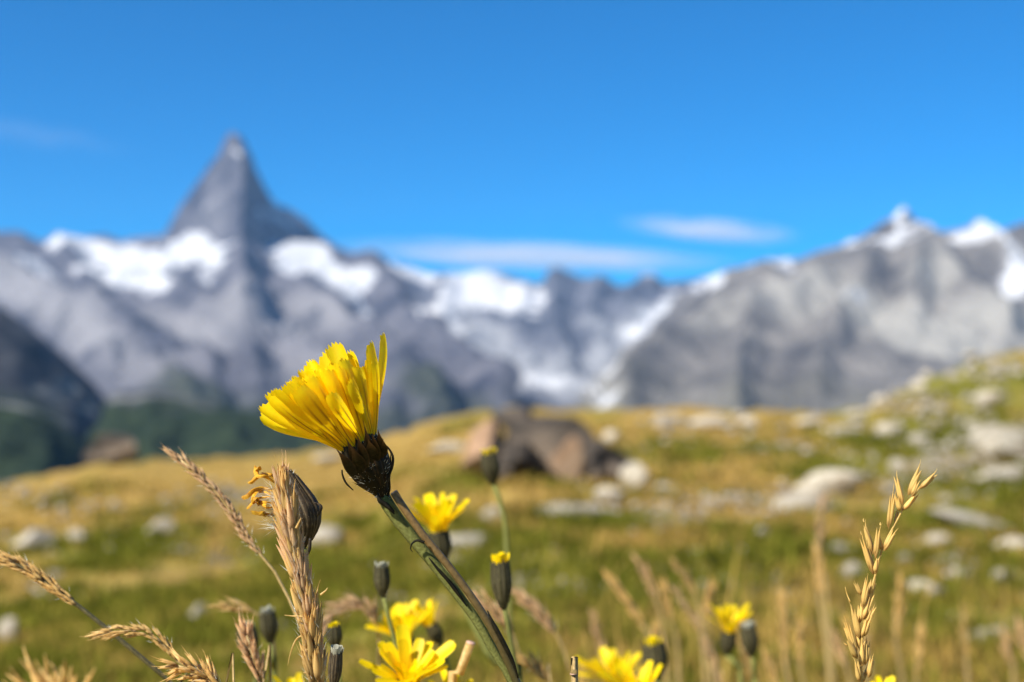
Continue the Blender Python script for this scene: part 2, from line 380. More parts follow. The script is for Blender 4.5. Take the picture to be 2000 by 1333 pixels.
# the great rock pyramid: lofted between its ridge lines
mountain('mountain_peak', 'steep pyramid shaped rock peak with a lit left face and shaded right face',
    [[(456, 262, 9800), (440, 420, 10600), (420, 600, 11200)],
     [(446, 262, 9640), (436, 282, 9650), (429, 300, 9650), (413, 324, 9660), (396, 346, 9680), (376, 372, 9700), (354, 400, 9730), (336, 428, 9760), (322, 455, 9800), (280, 520, 9820)],
     [(450, 260, 9560), (438, 300, 9480), (430, 350, 9440), (420, 410, 9400), (410, 470, 9340), (400, 560, 9200)],
     [(460, 261, 9500), (474, 296, 9330), (476, 340, 9210), (474, 400, 9060), (470, 460, 8900), (462, 520, 8650), (466, 600, 8250)],
     [(466, 264, 9600), (482, 312, 9640), (490, 360, 9640), (497, 410, 9640), (520, 470, 9600), (540, 600, 9300)],
     [(470, 268, 9750), (490, 306, 9950), (503, 345, 10150), (520, 386, 10350), (560, 410, 10450), (600, 434, 10500), (645, 472, 10500), (700, 512, 10500)],
     [(458, 262, 9800), (560, 440, 10600), (640, 600, 11200)]],
    170, 150, M['massif'], 48, 1 / 360.0, snow=[(470, 302, 10, 6, 0, .6), (545, 405, 24, 9, 30, .8), (400, 408, 40, 4, -22, .56), (560, 440, 40, 8, 28, .75), (505, 430, 8, 26, 10, .55)], scree=[(420, 420, 40, 60, 15, .4)], crest_amp=0.7, back=False, seed=1)

SNOW_L = [(150, 492, 48, 20, 5), (225, 505, 75, 26, 5), (300, 515, 60, 24, -5), (375, 490, 60, 32, -22), (415, 462, 32, 22, 0), (420, 505, 30, 24, -30), (340, 530, 60, 18, 0),
          (245, 556, 92, 16, 8), (205, 550, 40, 12, 0), (15, 525, 60, 14, 15, .75), (85, 545, 40, 14, 25, .62),
          (560, 500, 48, 20, 15), (620, 515, 60, 34, 20), (660, 548, 55, 28, 25), (600, 480, 40, 14, 10), (700, 560, 28, 20, 30, .8), (565, 530, 36, 14, 25), (690, 590, 30, 14, 10, .65)]
mountain('mountain_massif', 'broad grey massif with glaciers below the pyramid peak',
    [[(-300, 430, 9700), (-50, 452, 9600), (40, 457, 9500), (85, 478, 9500), (120, 474, 9500), (205, 458, 9500), (240, 472, 9500), (282, 465, 9500), (330, 462, 9500), (400, 452, 9450), (460, 490, 9400), (560, 474, 9400), (640, 474, 9400), (700, 500, 9400), (742, 510, 9400), (735, 520, 10300)],
     [(-300, 500, 8900), (0, 505, 8900), (200, 520, 8850), (400, 510, 8750), (465, 530, 8550), (600, 525, 8800), (700, 540, 8800), (768, 556, 8800), (755, 562, 9800)],
     [(-300, 570, 8000), (0, 575, 8000), (200, 590, 8000), (465, 585, 7700), (600, 600, 7950), (720, 600, 7900), (800, 608, 7900), (780, 612, 9000)],
     [(-300, 660, 6700), (0, 670, 6700), (250, 690, 6700), (500, 680, 6500), (700, 690, 6600), (872, 702, 6700), (850, 708, 7900)],
     [(-300, 760, 5400), (200, 780, 5400), (500, 770, 5300), (750, 770, 5300), (985, 778, 5500), (960, 785, 6900)],
     [(-300, 880, 4300), (300, 900, 4300), (700, 900, 4300), (1050, 850, 4600), (1030, 860, 6000)],
     [(-300, 1150, 3300), (300, 1150, 3300), (700, 1150, 3300), (1100, 1150, 3800), (1080, 1150, 5200)]],
    330, 260, M['massif'], 130, 1 / 560.0, snow=SNOW_L, scree=[(60, 600, 130, 34, 22, .9), (160, 660, 120, 30, 30, .8), (370, 640, 90, 26, 20, .8), (470, 640, 90, 40, 20, .7), (560, 660, 70, 30, 20, .9), (620, 625, 90, 24, 25, .8), (600, 760, 120, 60, 40, .5), (300, 760, 120, 50, 20, .5), (720, 640, 40, 30, 30, .6)],
    vegline=(765, 850), veg=[(880, 800, 120, 24, 12)],
    spurs=[([(0, 545), (150, 620), (330, 700), (420, 760)], 55, 190), ([(330, 560), (420, 620), (520, 660), (640, 740)], 50, 150), ([(470, 520), (480, 640), (500, 760)], 60, 240),
           ([(600, 590), (680, 640), (760, 720), (860, 790)], 55, 190), ([(120, 480), (170, 560), (190, 620)], 45, 110), ([(720, 520), (790, 610), (870, 705), (980, 780)], 45, 160), ([(200, 700), (330, 790), (420, 850)], 60, 170)], seed=2)

mountain('mountain_ridge', 'far snow covered ridge above the valley head in the middle',
    [[(560, 520, 11200), (700, 499, 11000), (760, 507, 11000), (830, 532, 11000), (872, 540, 11000), (905, 534, 11000), (950, 526, 11000), (990, 536, 11000), (1020, 552, 11000), (1062, 562, 11000), (1090, 547, 11000), (1130, 541, 11000), (1160, 556, 11000), (1205, 560, 11000), (1255, 560, 11000), (1272, 546, 11000), (1295, 556, 11000), (1350, 550, 11000), (1400, 540, 11000), (1600, 520, 11000)],
     [(560, 600, 10000), (860, 600, 10000), (1060, 610, 10000), (1300, 610, 9900), (1600, 600, 9900)],
     [(560, 680, 8800), (860, 670, 8800), (1060, 680, 8700), (1300, 680, 8500), (1600, 680, 8400)],
     [(560, 750, 7600), (860, 740, 7500), (1060, 735, 7300), (1300, 750, 7200), (1600, 750, 7000)],
     [(560, 800, 6300), (860, 795, 6200), (1060, 790, 6000), (1300, 800, 6000), (1600, 800, 6000)],
     [(560, 950, 4500), (1060, 950, 4500), (1600, 950, 4500)]],
    260, 190, M['massif_blue'], 125, 1 / 560.0,
    snow=[(740, 512, 60, 12, 12), (810, 532, 50, 14, 20), (925, 548, 55, 24, 5), (960, 570, 70, 36, 10), (1015, 595, 45, 34, 20), (900, 575, 40, 30, 0), (840, 612, 46, 15, 5), (880, 635, 26, 30, 30, .6), (1110, 545, 12, 8, 0, .6), (1275, 550, 14, 8, 0, .7), (1370, 560, 40, 12, -20, .7), (1345, 595, 70, 16, -28), (1270, 640, 70, 16, -25, .7), (1060, 748, 110, 14, 12, .55)],
    scree=[(1000, 720, 160, 40, 12), (1080, 755, 120, 26, 10), (900, 690, 80, 40, 30), (1250, 650, 110, 34, -25), (1190, 690, 80, 26, -30), (950, 660, 60, 30, 30)],
    spurs=[([(1090, 550), (1080, 640), (1110, 700)], 45, 190), ([(1170, 560), (1150, 650), (1180, 690)], 40, 150), ([(870, 560), (860, 640), (880, 690)], 40, 120), ([(1020, 580), (1010, 660)], 40, 120), ([(1260, 560), (1220, 620)], 40, 120)], seed=3)

mountain('mountain_massif', 'rocky grey mountain with a small snow summit on the right',
    [[(1330, 570, 8600), (1372, 570, 7200), (1385, 545, 7000), (1420, 528, 7000), (1470, 515, 7000), (1520, 505, 7000), (1560, 508, 7000), (1600, 492, 7000), (1650, 478, 7000), (1690, 456, 7000), (1722, 436, 7000), (1748, 426, 7000), (1766, 408, 7000), (1784, 432, 7000), (1812, 458, 7000), (1850, 454, 7000), (1900, 466, 7000), (1945, 455, 7000), (2000, 438, 7000), (2120, 430, 7000), (2400, 460, 7000)],
     [(1270, 630, 8000), (1318, 632, 6600), (1420, 590, 6500), (1600, 550, 6500), (1765, 500, 6500), (1880, 530, 6500), (2000, 530, 6500), (2400, 560, 6500)],
     [(1225, 680, 7400), (1262, 690, 5900), (1420, 660, 5850), (1600, 630, 5800), (1800, 600, 5800), (2000, 620, 5800), (2400, 640, 5800)],
     [(1180, 740, 6600), (1205, 750, 5100), (1420, 730, 5000), (1700, 710, 5000), (2400, 720, 5000)],
     [(1140, 800, 5800), (1160, 808, 4300), (1420, 800, 4200), (1700, 800, 4200), (2400, 800, 4200)],
     [(1100, 1000, 5000), (1120, 1000, 3300), (1700, 1000, 3200), (2400, 1000, 3200)]],
    300, 240, M['massif_olive'], 85, 1 / 430.0,
    snow=[(1767, 428, 12, 16, 0), (1732, 476, 30, 11, -28), (1790, 466, 9, 22, 30), (1758, 492, 24, 8, 0), (1762, 452, 9, 12, 0, .8), (1525, 520, 40, 12, -8), (1480, 528, 24, 10, -15, .9), (1405, 555, 26, 14, -20), (1870, 480, 30, 9, 25), (1930, 505, 60, 16, 22), (1985, 545, 40, 30, 35), (1975, 585, 28, 20, 30), (1670, 485, 18, 8, -20, .7), (1670, 612, 34, 14, 0, .62), (1690, 470, 14, 8, 0, .6), (1205, 735, 10, 34, 25, .8), (1180, 775, 10, 26, 40, .8)],
    scree=[(1200, 740, 20, 70, 35, 1), (1180, 780, 26, 40, 40, 1), (1700, 620, 140, 40, 12), (1820, 660, 140, 34, 10), (1560, 600, 110, 40, -20, .7), (1820, 560, 50, 40, 20, .7), (1930, 640, 90, 30, 10, .8), (1400, 650, 80, 30, -20, .5)],
    vegline=(660, 960),
    spurs=[([(1790, 485), (1820, 520), (1870, 570), (1960, 640)], 55, 200), ([(1670, 510), (1640, 540), (1560, 600), (1480, 640)], 45, 130), ([(1720, 500), (1690, 580), (1640, 650)], 45, 150), ([(1780, 520), (1790, 600)], 40, 130),
           ([(1500, 560), (1440, 600), (1340, 680), (1230, 770)], 55, 150), ([(1900, 470), (1960, 540), (2040, 620)], 50, 200), ([(1480, 640), (1450, 720), (1440, 800)], 50, 110), ([(1620, 660), (1600, 740), (1600, 800)], 50, 80)], seed=4)

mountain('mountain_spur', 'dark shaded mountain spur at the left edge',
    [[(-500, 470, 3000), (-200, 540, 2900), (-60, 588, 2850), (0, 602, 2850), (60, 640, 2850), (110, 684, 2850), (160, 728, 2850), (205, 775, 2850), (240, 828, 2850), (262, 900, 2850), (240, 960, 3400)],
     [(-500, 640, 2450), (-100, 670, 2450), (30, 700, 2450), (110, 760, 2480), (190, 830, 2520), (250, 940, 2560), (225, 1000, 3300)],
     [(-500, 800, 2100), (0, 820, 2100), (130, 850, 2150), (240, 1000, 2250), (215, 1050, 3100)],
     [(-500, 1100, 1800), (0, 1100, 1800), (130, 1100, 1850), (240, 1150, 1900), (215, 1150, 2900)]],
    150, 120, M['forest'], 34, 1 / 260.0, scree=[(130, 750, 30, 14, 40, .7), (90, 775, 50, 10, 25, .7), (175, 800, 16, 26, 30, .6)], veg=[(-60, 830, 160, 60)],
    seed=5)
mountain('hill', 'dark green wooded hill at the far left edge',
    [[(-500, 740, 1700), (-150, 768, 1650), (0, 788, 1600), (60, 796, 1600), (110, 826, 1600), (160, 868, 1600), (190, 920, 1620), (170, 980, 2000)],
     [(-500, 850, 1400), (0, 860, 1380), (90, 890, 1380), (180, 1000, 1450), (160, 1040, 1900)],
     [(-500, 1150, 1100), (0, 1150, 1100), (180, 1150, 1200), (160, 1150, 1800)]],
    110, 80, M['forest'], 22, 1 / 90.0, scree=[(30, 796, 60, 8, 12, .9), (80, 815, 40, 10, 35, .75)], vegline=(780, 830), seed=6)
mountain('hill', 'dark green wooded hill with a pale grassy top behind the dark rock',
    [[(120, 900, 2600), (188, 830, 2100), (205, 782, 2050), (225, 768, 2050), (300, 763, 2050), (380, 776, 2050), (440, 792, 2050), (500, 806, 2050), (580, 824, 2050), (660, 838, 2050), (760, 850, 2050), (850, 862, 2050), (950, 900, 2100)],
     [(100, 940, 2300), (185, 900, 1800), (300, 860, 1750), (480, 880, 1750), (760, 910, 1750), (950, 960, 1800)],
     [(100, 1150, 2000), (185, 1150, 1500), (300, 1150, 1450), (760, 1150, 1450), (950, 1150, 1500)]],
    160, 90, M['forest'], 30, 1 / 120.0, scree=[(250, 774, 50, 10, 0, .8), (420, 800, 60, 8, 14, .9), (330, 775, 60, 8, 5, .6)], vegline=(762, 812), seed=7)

# valley floor under everything
vm = terrain_mat('valley_ground', (0.10, 0.10, 0.07), (0.16, 0.15, 0.10), (0.3, 0.3, 0.28), (0.03, 0.05, 0.02), (0.07, 0.08, 0.03), (0.9, 0.9, 0.9), 0.002)
va = 40000.0
vo = bpy.data.objects.new('valley_ground', mesh('valley_ground', np.array([(-va, -va, -900), (va, -va, -900), (va, va, -900), (-va, va, -900)], float), [(0, 1, 2, 3)], vm, False))
COL.objects.link(vo); tagp(vo, 'valley floor far below the meadow', kind='structure')

# ------------------------------------------------------------------ clouds
def cloud(label, px, py, lx, ly, depth, dist, dens, slant, seed):
    c = W(px, py, dist); s = dist / FPX
    m, n, o = newmat('cloud_vapour')
    tc = nd(n, 'ShaderNodeTexCoord')
    ln = nd(n, 'ShaderNodeVectorMath', operation='LENGTH'); n.links.new(tc.outputs['Object'], ln.inputs[0])
    mp = nd(n, 'ShaderNodeMapping'); mp.inputs['Scale'].default_value = (2.2, 0.8, 1.3); mp.inputs['Location'].default_value = (seed, 0, 0); n.links.new(tc.outputs['Object'], mp.inputs[0])
    no = nd(n, 'ShaderNodeTexNoise', Scale=1.5, Detail=5.0); n.links.new(mp.outputs[0], no.inputs['Vector'])
    fall = nd(n, 'ShaderNodeMapRange'); fall.interpolation_type = 'SMOOTHSTEP'; fall.inputs[1].default_value = 1.0; fall.inputs[2].default_value = 0.05; n.links.new(ln.outputs['Value'], fall.inputs[0])
    nr = nd(n, 'ShaderNodeMapRange'); nr.inputs[1].default_value = 0.32; nr.inputs[2].default_value = 0.68; nr.inputs[3].default_value = 0.0; nr.inputs[4].default_value = 1.9; n.links.new(no.outputs[0], nr.inputs[0])
    mu = nd(n, 'ShaderNodeMath', operation='MULTIPLY'); n.links.new(fall.outputs[0], mu.inputs[0]); n.links.new(nr.outputs[0], mu.inputs[1])
    m2 = nd(n, 'ShaderNodeMath', operation='MULTIPLY'); n.links.new(mu.outputs[0], m2.inputs[0]); m2.inputs[1].default_value = dens
    vs = nd(n, 'ShaderNodeVolumePrincipled'); vs.inputs['Color'].default_value = (0.98, 0.98, 1, 1); vs.inputs['Anisotropy'].default_value = 0.2
    n.links.new(m2.outputs[0], vs.inputs['Density']); n.links.new(vs.outputs[0], o.inputs['Volume'])
    u, v = 32, 16; pts = []
    for j in range(v + 1):
        th = math.pi * j / v
        for i in range(u): pts.append((math.sin(th) * math.cos(2 * math.pi * i / u), math.sin(th) * math.sin(2 * math.pi * i / u), math.cos(th)))
    me = mesh('cloud', np.array(pts), [q[::-1] for q in grid_faces(u, v + 1, True)], m)
    ob = bpy.data.objects.new('cloud', me); COL.objects.link(ob)
    ob.location = tuple(c); ob.scale = (lx * s, depth, ly * s); ob.rotation_euler = (0, math.radians(slant), 0)
    return tagp(ob, label, 'cloud', 'thin white clouds over the ridge')
cloud('long thin white cloud lying just above the middle ridge', 1040, 500, 460, 30, 1500, 24000, 0.0014, 2.5, 0.3)
cloud('small thin white streak of cloud, the upper of the two over the ridge', 1385, 449, 205, 24, 1000, 24000, 0.0019, 5.0, 4.1)
cloud('very faint wisp of cloud left of the pyramid peak', 60, 262, 260, 34, 900, 24000, 0.00008, 8.0, 8.1)

# ------------------------------------------------------------------ haze
hz, n, o = newmat('haze_air')
vs = nd(n, 'ShaderNodeVolumePrincipled'); vs.inputs['Color'].default_value = (0.34, 0.60, 1.0, 1); vs.inputs['Density'].default_value = 0.000018
n.links.new(vs.outputs[0], o.inputs['Volume'])
x0, x1, y0, y1, z0, z1 = -45000, 45000, -45000, 45000, -910, 2350
x0, x1, y0, y1 = -15000, 15000, -3000, 14500
bv = np.array([(x, y, z) for x in (x0, x1) for y in (y0, y1) for z in (z0, z1)], float)
ho = bpy.data.objects.new('haze', mesh('haze', bv, [(0, 1, 3, 2), (4, 6, 7, 5), (0, 4, 5, 1), (2, 3, 7, 6), (0, 2, 6, 4), (1, 5, 7, 3)], hz, False))
COL.objects.link(ho); tagp(ho, 'thin blue haze in the air of the valley', kind='stuff')
vv = np.array([(x, y, -900.0) for x, y in ((x0 + 50, y0 + 50), (x1 - 50, y0 + 50), (x1 - 50, y1 - 50), (x0 + 50, y1 - 50))])
vo.data.vertices.foreach_set('co', vv.ravel()); vo.data.update()
# ------------------------------------------------------------------ stones on the meadow
import bmesh
def rock_mesh(name, mat, seed, sub=3, cuts=12, rough=0.14):
    bm = bmesh.new(); bmesh.ops.create_icosphere(bm, subdivisions=sub, radius=1.0)
    v = np.array([x.co[:] for x in bm.verts]); f = [tuple(q.index for q in p.verts) for p in bm.faces]; bm.free()
    r = np.random.default_rng(seed)
    for k in range(cuts):
        nrm = norm(r.normal(size=3)); dd = r.uniform(0.4, 0.82); ov = v @ nrm - dd
        v = v - np.maximum(ov, 0)[:, None] * nrm
    v = v * (1 + rough * (fbm(v * 2.1 + seed * 3.1, 4) - 0.5))[:, None]
    return mesh(name, v, f, mat, False)
STONE = [rock_mesh('stone', M['stone'], 20 + k) for k in range(7)]
def stone(px, py, wpx, hpx, label, group=None, k=None, name='stone', tilt=0.0, rz=None):
    p = hit(px, py); d = p @ CF
    o = bpy.data.objects.new(name, STONE[random.randrange(7) if k is None else k]); COL.objects.link(o)
    sx, sz = wpx / FPX * d / 2 * 1.12, hpx / FPX * d / 2 * 1.25
    o.scale = (sx, sx * random.uniform(0.6, 0.95), sz)
    o.rotation_euler = (random.uniform(-.15, .15), tilt + random.uniform(-.1, .1), random.uniform(-.5, .5) if rz is None else rz)
    o.location = (p[0], p[1] + sx * 0.3, float(ground(p[0], p[1] + sx * 0.3)) + sz * (0.6 if group else 0.42))
    return tagp(o, label, 'stone', group)
stone(1570, 1005, 110, 52, 'pale stone at the front of the light outcrop below the right massif')
stone(1640, 968, 120, 56, 'pale stone at the back of the light outcrop below the right massif')
stone(1590, 975, 80, 40, 'middle pale stone between the two larger stones of the light outcrop')
stone(1115, 1012, 190, 46, 'long flat pale slab lying in front of the brown boulder', name='stone_slab', rz=0.05)
stone(1192, 985, 62, 40, 'pale stone at the right end of the long flat slab')
stone(1250, 955, 74, 62, 'grey stone close to the right foot of the brown boulder')
stone(1300, 962, 44, 30, 'small dark grey stone right of the brown boulder')
stone(1945, 880, 84, 60, 'pale stone left against the large stone at the right edge')
stone(1985, 905, 110, 80, 'large pale stone at the right edge under the green hill')
stone(1975, 945, 120, 40, 'flat pale stone below the large stone at the right edge')
stone(1915, 1045, 200, 44, 'long pale slab tilted down to the right at the right edge', name='stone_slab', tilt=0.22, rz=0.0)
stone(1990, 1082, 84, 36, 'pale stone under the tilted slab at the right edge')
stone(1640, 1092, 70, 34, 'pale oval stone left of the golden grass spike')
stone(1672, 1138, 54, 44, 'whitish rounded stone just left of the golden grass spike')
stone(1838, 1072, 54, 36, 'small white stone right of the golden grass spike')
stone(1822, 1172, 96, 42, 'flat white stone low right of the golden grass spike')
stone(1872, 1140, 50, 36, 'small white stone above the flat white stone on the right')
stone(1962, 1140, 44, 32, 'small white stone far right below the tilted slab')
stone(1945, 1268, 110, 46, 'broad pale stone at the lower right edge')
stone(1515, 1148, 38, 30, 'small pale stone in the middle right of the meadow')
stone(60, 1082, 90, 52, 'white stone at the left edge above the bent grass')
stone(155, 1062, 54, 32, 'small white stone right of the white stone at the left edge')
stone(15, 1262, 50, 64, 'dark stone with a pale top at the lower left edge')
stone(312, 1045, 62, 36, 'pale stone on the left slope below the dry crest')
stone(385, 1216, 50, 40, 'small pale stone among green grass at lower left')
stone(640, 1062, 84, 40, 'pale stone right behind the withered flower head')
stone(920, 1076, 124, 40, 'flat grey stone right of the blurred yellow flower')
stone(962, 1022, 50, 36, 'small pale stone left of the long flat slab')
stone(870, 890, 80, 26, 'flat pale stone left of the brown boulder')
stone(640, 905, 70, 20, 'flat pale stone on the crest behind the main flower')
stone(1300, 835, 66, 42, 'pale stone on the crest right of the brown boulder')
stone(1392, 832, 80, 26, 'second pale stone on the crest right of the brown boulder')
stone(1465, 838, 50, 22, 'third pale stone on the crest right of the brown boulder')
stone(1580, 836, 60, 20, 'fourth pale stone on the crest, nearest the green hill')
stone(1650, 850, 70, 34, 'pale stone at the foot of the green hill')
stone(1740, 850, 60, 40, 'upper pale stone on the lower slope of the green hill')
stone(1935, 800, 60, 40, 'pale stone high on the green hill at the right edge')
stone(1760, 925, 44, 34, 'grey stone above the tip of the golden grass spike')
CL = [(random.uniform(1380, 2040), random.uniform(840, 1210)) for _ in range(9)] + [(random.uniform(1640, 2030), random.uniform(730, 960)) for _ in range(5)]
for k in range(295):
    zone = random.random() * 1.3
    if zone < 0.62: px, py = random.uniform(1380, 2040), random.uniform(840, 1210)
    elif zone < 0.8: px, py = random.uniform(1180, 1700), random.uniform(818, 900)
    elif zone < 1.0: px, py = random.uniform(-40, 1400), random.uniform(960, 1240)
    else: px, py = random.uniform(1640, 2030), random.uniform(720, 960)
    if random.random() < .5:
        c_ = random.choice(CL); px, py = c_[0] + random.gauss(0, 55), c_[1] + random.gauss(0, 18)
    wp = random.choice([9, 10, 12, 14, 18, 22, 30]) * random.uniform(.8, 1.25)
    stone(px, py, wp, wp * random.uniform(.35, .8), 'small pale stone scattered in the meadow grass', 'small stones scattered in the meadow')

# rubble too small to count
def rubble():
    r = np.random.default_rng(77); bm = bmesh.new(); bmesh.ops.create_icosphere(bm, subdivisions=1, radius=1.0)
    bv_ = np.array([q.co[:] for q in bm.verts]); bf = np.array([[q.index for q in p.verts] for p in bm.faces]); bm.free()
    cen = [(r.uniform(1250, 2040), r.uniform(830, 1250)) for _ in range(34)] + [(r.uniform(1700, 2030), r.uniform(720, 950)) for _ in range(14)] + [(r.uniform(-20, 1200), r.uniform(960, 1230)) for _ in range(16)]
    vs, fs, n_ = [], [], 0
    for k in range(1500):
        c_ = cen[r.integers(len(cen))]; p = hit(c_[0] + r.normal(0, 42), c_[1] + r.normal(0, 12)); sz_ = r.uniform(2.5, 9) / FPX * p[1]
        v_ = bv_ * (1 + r.uniform(-.3, .3, (len(bv_), 1))) * np.array([sz_ * r.uniform(.8, 1.5), sz_, sz_ * r.uniform(.5, .9)]); a_ = r.uniform(0, 6.28)
        v_ = np.c_[v_[:, 0] * math.cos(a_) - v_[:, 1] * math.sin(a_), v_[:, 0] * math.sin(a_) + v_[:, 1] * math.cos(a_), v_[:, 2]]
        vs.append(v_ + np.array([p[0], p[1], float(ground(p[0], p[1])) + sz_ * .8])); fs.append(bf + n_); n_ += len(bv_)
    ob = bpy.data.objects.new('rubble', mesh('rubble', np.concatenate(vs), np.concatenate(fs), M['stone'], False)); COL.objects.link(ob)
    tagp(ob, 'pale rubble strewn in patches over the meadow', kind='stuff')
rubble()

# brown boulder made of split blocks
BROWN = [rock_mesh('block', M['boulder'], 50 + k, 3, 18, 0.25) for k in range(3)]
RUST = rock_mesh('block', M['boulder_tan'], 60, 3, 11, 0.2)
bp_ = hit(1060, 942); bd = float(bp_ @ CF)
br = thing('boulder', (bp_[0], bp_[1], ground(bp_[0], bp_[1])), 'large split dark brown boulder with rusty faces on the meadow crest', 'boulder')
def block(m, px, py, wpx, hpx, dpx, off, tilt, rz, root=br, d0=bd):
    if root is br: px, py = px + 16, py - 10
    d = d0 + off; c = W(px, py, d); s = d / FPX / 2 * 1.18
    return inst('block', m, Matrix.Translation(tuple(c)) @ Matrix.Rotation(tilt, 4, 'Y') @ Matrix.Rotation(rz, 4, 'Z') @ Matrix.Diagonal((wpx * s, dpx * s, hpx * s, 1)), root)
block(BROWN[0], 1050, 885, 250, 170, 220, .60, 0.34, 0.4)
block(BROWN[1], 1155, 915, 140, 80, 150, .45, 0.45, 1.2)
block(RUST, 928, 885, 60, 110, 110, .30, -0.2, 2.2)
block(RUST, 1092, 908, 62, 100, 60, .02, 0.2, 0.6)
block(BROWN[2], 990, 828, 150, 70, 150, .70, 0.2, 2.9)
block(BROWN[1], 995, 915, 110, 80, 90, .25, 0.1, 3.9)
block(BROWN[2], 1060, 850, 130, 60, 120, .55, 0.5, 4.4)
block(BROWN[0], 1140, 930, 60, 44, 50, .05, 0.1, 2.0)
block(BROWN[2], 1195, 930, 80, 44, 70, .2, 0.35, 5.0)
block(BROWN[1], 955, 935, 60, 36, 50, .0, 0.1, 1.0)
dp = hit(225, 908); dd_ = float(dp @ CF)
dr = thing('boulder', (dp[0], dp[1], ground(dp[0], dp[1])), 'dark brown rock on the left crest against the wooded hill', 'boulder')
block(BROWN[1], 225, 880, 120, 60, 100, .3, 0.1, 0.7, dr, dd_)
block(BROWN[0], 190, 890, 70, 44, 70, 0, -.1, 1.9, dr, dd_)

# ------------------------------------------------------------------ short meadow grass
def grass():
    n = 130000
    t = RNG.random(n)
    y = np.where(t < 0.55, np.exp(RNG.uniform(math.log(1.1), math.log(5), n)), np.exp(RNG.uniform(math.log(4), math.log(45), n)))
    x = RNG.uniform(-0.55, 0.55, n) * np.maximum(y, 1.6)
    clump = fbm(np.stack([x * 2.2, y * 2.2, 0 * x], -1), 2)
    keep = clump > RNG.uniform(0.25, 0.6, n); x, y = x[keep], y[keep]
    nc, per = 750, 80                                      # darker tussocks
    cy = np.exp(RNG.uniform(math.log(1.5), math.log(40), nc)); cx = RNG.uniform(-0.5, 0.5, nc) * cy; cr = cy * RNG.uniform(.005, .018, nc) + .02
    pk = RNG.random(nc) < np.clip(green_at(cx, cy) * 1.4, .12, 1); cx, cy, cr = cx[pk], cy[pk], cr[pk]; nc = len(cx)
    tx = (cx[:, None] + RNG.normal(0, 1, (nc, per)) * cr[:, None]).ravel(); ty = (cy[:, None] + RNG.normal(0, 1, (nc, per)) * cr[:, None]).ravel()
    tus = np.r_[np.zeros(len(x)), np.ones(len(tx))]; x, y = np.r_[x, tx], np.r_[y, ty]; n = len(x); th_ = np.r_[np.zeros(n - len(tx)), np.repeat(cr, per)]
    nt_ = 220                                              # taller dead stalks close by on the right
    ty = RNG.uniform(.9, 2.2, nt_); tx = (RNG.beta(2.2, 1.6, nt_) * 0.62 - 0.08) * ty
    x, y = np.r_[x, tx], np.r_[y, ty]; n = len(x); tus = np.r_[tus, np.full(nt_, -1.5)]; th_ = np.r_[th_, RNG.uniform(.1, .5, nt_)]
    z = ground(x, y); g = green_at(x, y)
    h = RNG.uniform(0.015, 0.05, n) * np.clip((y / 4) ** 0.35, 0.8, 2.0) + th_ * RNG.uniform(.05, .4, n); wd = RNG.uniform(0.0012, 0.003, n) * np.clip(y / 1.6, 1, 12)
    az = RNG.uniform(0, 2 * np.pi, n); lean = RNG.uniform(0.1, 0.9, n) * h
    side = np.stack([np.cos(az), np.sin(az), 0 * az], -1); ln = np.stack([-np.sin(az), np.cos(az), 0 * az], -1)
    b = np.stack([x, y, z - 0.004], -1)
    m1 = b + ln * (lean * .35)[:, None] + np.array([0, 0, 1.0]) * (h * .6)[:, None]
    tip = b + ln * lean[:, None] + np.array([0, 0, 1.0]) * h[:, None]
    v = np.stack([b - side * wd[:, None], b + side * wd[:, None], m1 + side * wd[:, None] * .7, m1 - side * wd[:, None] * .7, tip], 1).reshape(-1, 3)
    i = np.arange(n) * 5
    f = [(a, a + 1, a + 2, a + 3) for a in i.tolist()] + [(a + 3, a + 2, a + 4) for a in i.tolist()]
    gg = np.clip(g + RNG.normal(0, 0.22, n) + tus * .7, 0, 1)[:, None]
    dryc = np.array([0.50, 0.32, 0.085]) * RNG.uniform(.45, 1.2, (n, 1)); grc = np.array([0.25, 0.215, 0.03]) * RNG.uniform(.55, 1.3, (n, 1)) * np.where((tus > 0)[:, None], np.array([.60, .70, .6]), 1.0)
    c = np.repeat(dryc * (1 - gg) + grc * gg, 5, 0)
    m, nn, o = newmat('grass_blades')
    at = nd(nn, 'ShaderNodeAttribute', attribute_name='tint')
    df = nd(nn, 'ShaderNodeBsdfDiffuse'); tr = nd(nn, 'ShaderNodeBsdfTranslucent'); mx = nd(nn, 'ShaderNodeMixShader', Fac=0.4)
    for q in (df, tr): nn.links.new(at.outputs['Color'], q.inputs[0])
    nn.links.new(df.outputs[0], mx.inputs[1]); nn.links.new(tr.outputs[0], mx.inputs[2]); nn.links.new(mx.outputs[0], o.inputs[0])
    ob = bpy.data.objects.new('meadow_grass', mesh('meadow_grass', v, f, m, False, {'tint': ('POINT', c)})); COL.objects.link(ob)
    tagp(ob, 'short dry and green grass covering the meadow', kind='stuff')
grass()

